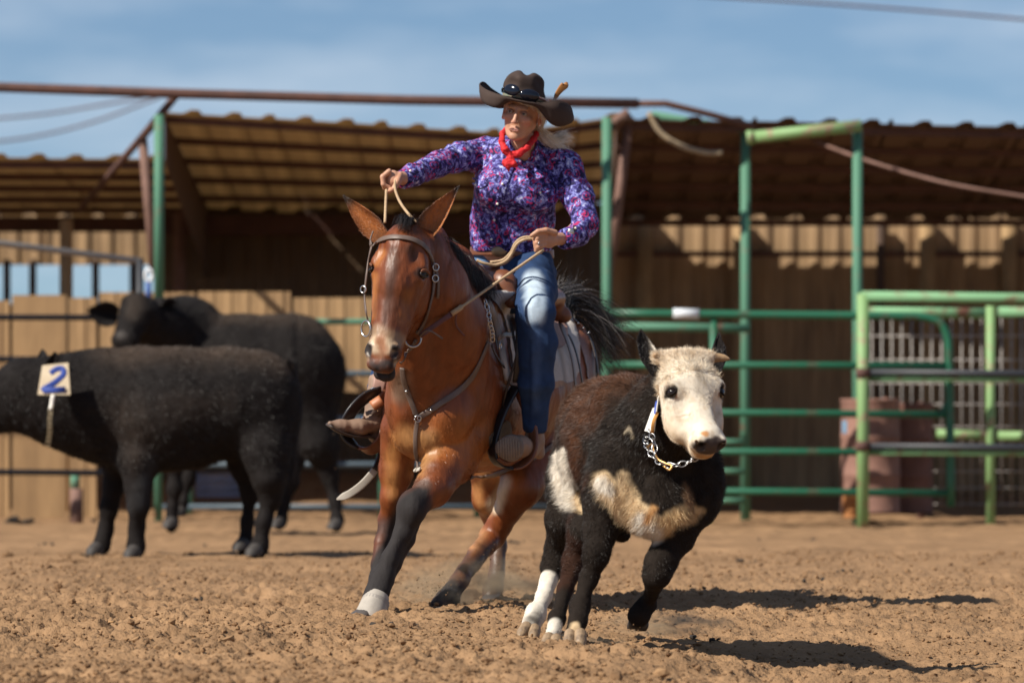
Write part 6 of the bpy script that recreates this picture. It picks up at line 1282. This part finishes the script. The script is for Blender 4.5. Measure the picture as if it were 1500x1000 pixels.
# ------------------------------------------------------------------ dirt thrown up by the hooves
r_ = np.random.default_rng(12); pts, rad = [], []
for (x, y, Y, sx, sy, n_) in ((628, 872, 23.9, 26, 20, 60), (720, 850, 24.6, 30, 24, 40), (500, 900, 23.1, 14, 10, 18), (860, 945, 20.5, 22, 10, 30), (930, 930, 20.6, 14, 8, 14), (545, 640, 24.0, 40, 60, 10), (790, 720, 23.6, 60, 60, 10), (505, 700, 30, 20, 40, 6)):
    for _ in range(n_):
        p = P(x + r_.normal(0, sx), y - abs(r_.normal(0, sy)), Y + r_.normal(0, .15)); zz = zg(p[0], p[1]); p[2] = max(p[2], zz + .004); pts.append(p); rad.append(.0016 + .0022 * r_.random() ** 2)
v, f = blobs(np.array(pts), np.array(rad), 17, 1.0); tag(mesh('flying_dirt', v, f, CLOD, smooth=False, origin=(0, 22, .2)), 'crumbs of dirt thrown up by the running hooves', kind='stuff')
dm = bpy.data.materials.new('dust_air'); dm.use_nodes = True; nt = dm.node_tree; nt.nodes.clear()
out = nt.nodes.new('ShaderNodeOutputMaterial'); vol = nt.nodes.new('ShaderNodeVolumePrincipled'); vol.inputs['Color'].default_value = (.90, .68, .44, 1); vol.inputs['Anisotropy'].default_value = .2
tc3 = nt.nodes.new('ShaderNodeTexCoord'); ln3 = nt.nodes.new('ShaderNodeVectorMath'); ln3.operation = 'LENGTH'; nt.links.new(tc3.outputs['Object'], ln3.inputs[0])
nz3 = nt.nodes.new('ShaderNodeTexNoise'); nz3.inputs['Scale'].default_value = 2.6; nz3.inputs['Detail'].default_value = 3; nt.links.new(tc3.outputs['Object'], nz3.inputs[0])
mr3 = nt.nodes.new('ShaderNodeMapRange'); mr3.inputs[1].default_value = 1.0; mr3.inputs[2].default_value = .15; nt.links.new(ln3.outputs['Value'], mr3.inputs[0])
mr4 = nt.nodes.new('ShaderNodeMapRange'); mr4.inputs[1].default_value = .42; mr4.inputs[2].default_value = .75; nt.links.new(nz3.outputs[0], mr4.inputs[0])
mu3 = nt.nodes.new('ShaderNodeMath'); mu3.operation = 'MULTIPLY'; nt.links.new(mr3.outputs[0], mu3.inputs[0]); nt.links.new(mr4.outputs[0], mu3.inputs[1])
mu4 = nt.nodes.new('ShaderNodeMath'); mu4.operation = 'MULTIPLY'; mu4.inputs[1].default_value = 16.0; nt.links.new(mu3.outputs[0], mu4.inputs[0]); nt.links.new(mu4.outputs[0], vol.inputs['Density']); nt.links.new(vol.outputs[0], out.inputs['Volume'])
for (x, y, Y, r3) in ((705, 862, 24.4, (.42, .30, .15)), (640, 880, 24.1, (.20, .14, .13)), (985, 912, 21.6, (.30, .22, .06)), (858, 945, 20.7, (.18, .14, .06))):
    v, f = uv_ell((0, 0, 0), (1, 1, 1), seg=20, rings=12); c = P(x, y, Y); o = mesh('dust_cloud', v, f, dm, origin=(0, 0, 0)); o.location = c; o.scale = r3; tag(o, 'thin tan dust hanging over the dirt behind the hooves', kind='stuff')
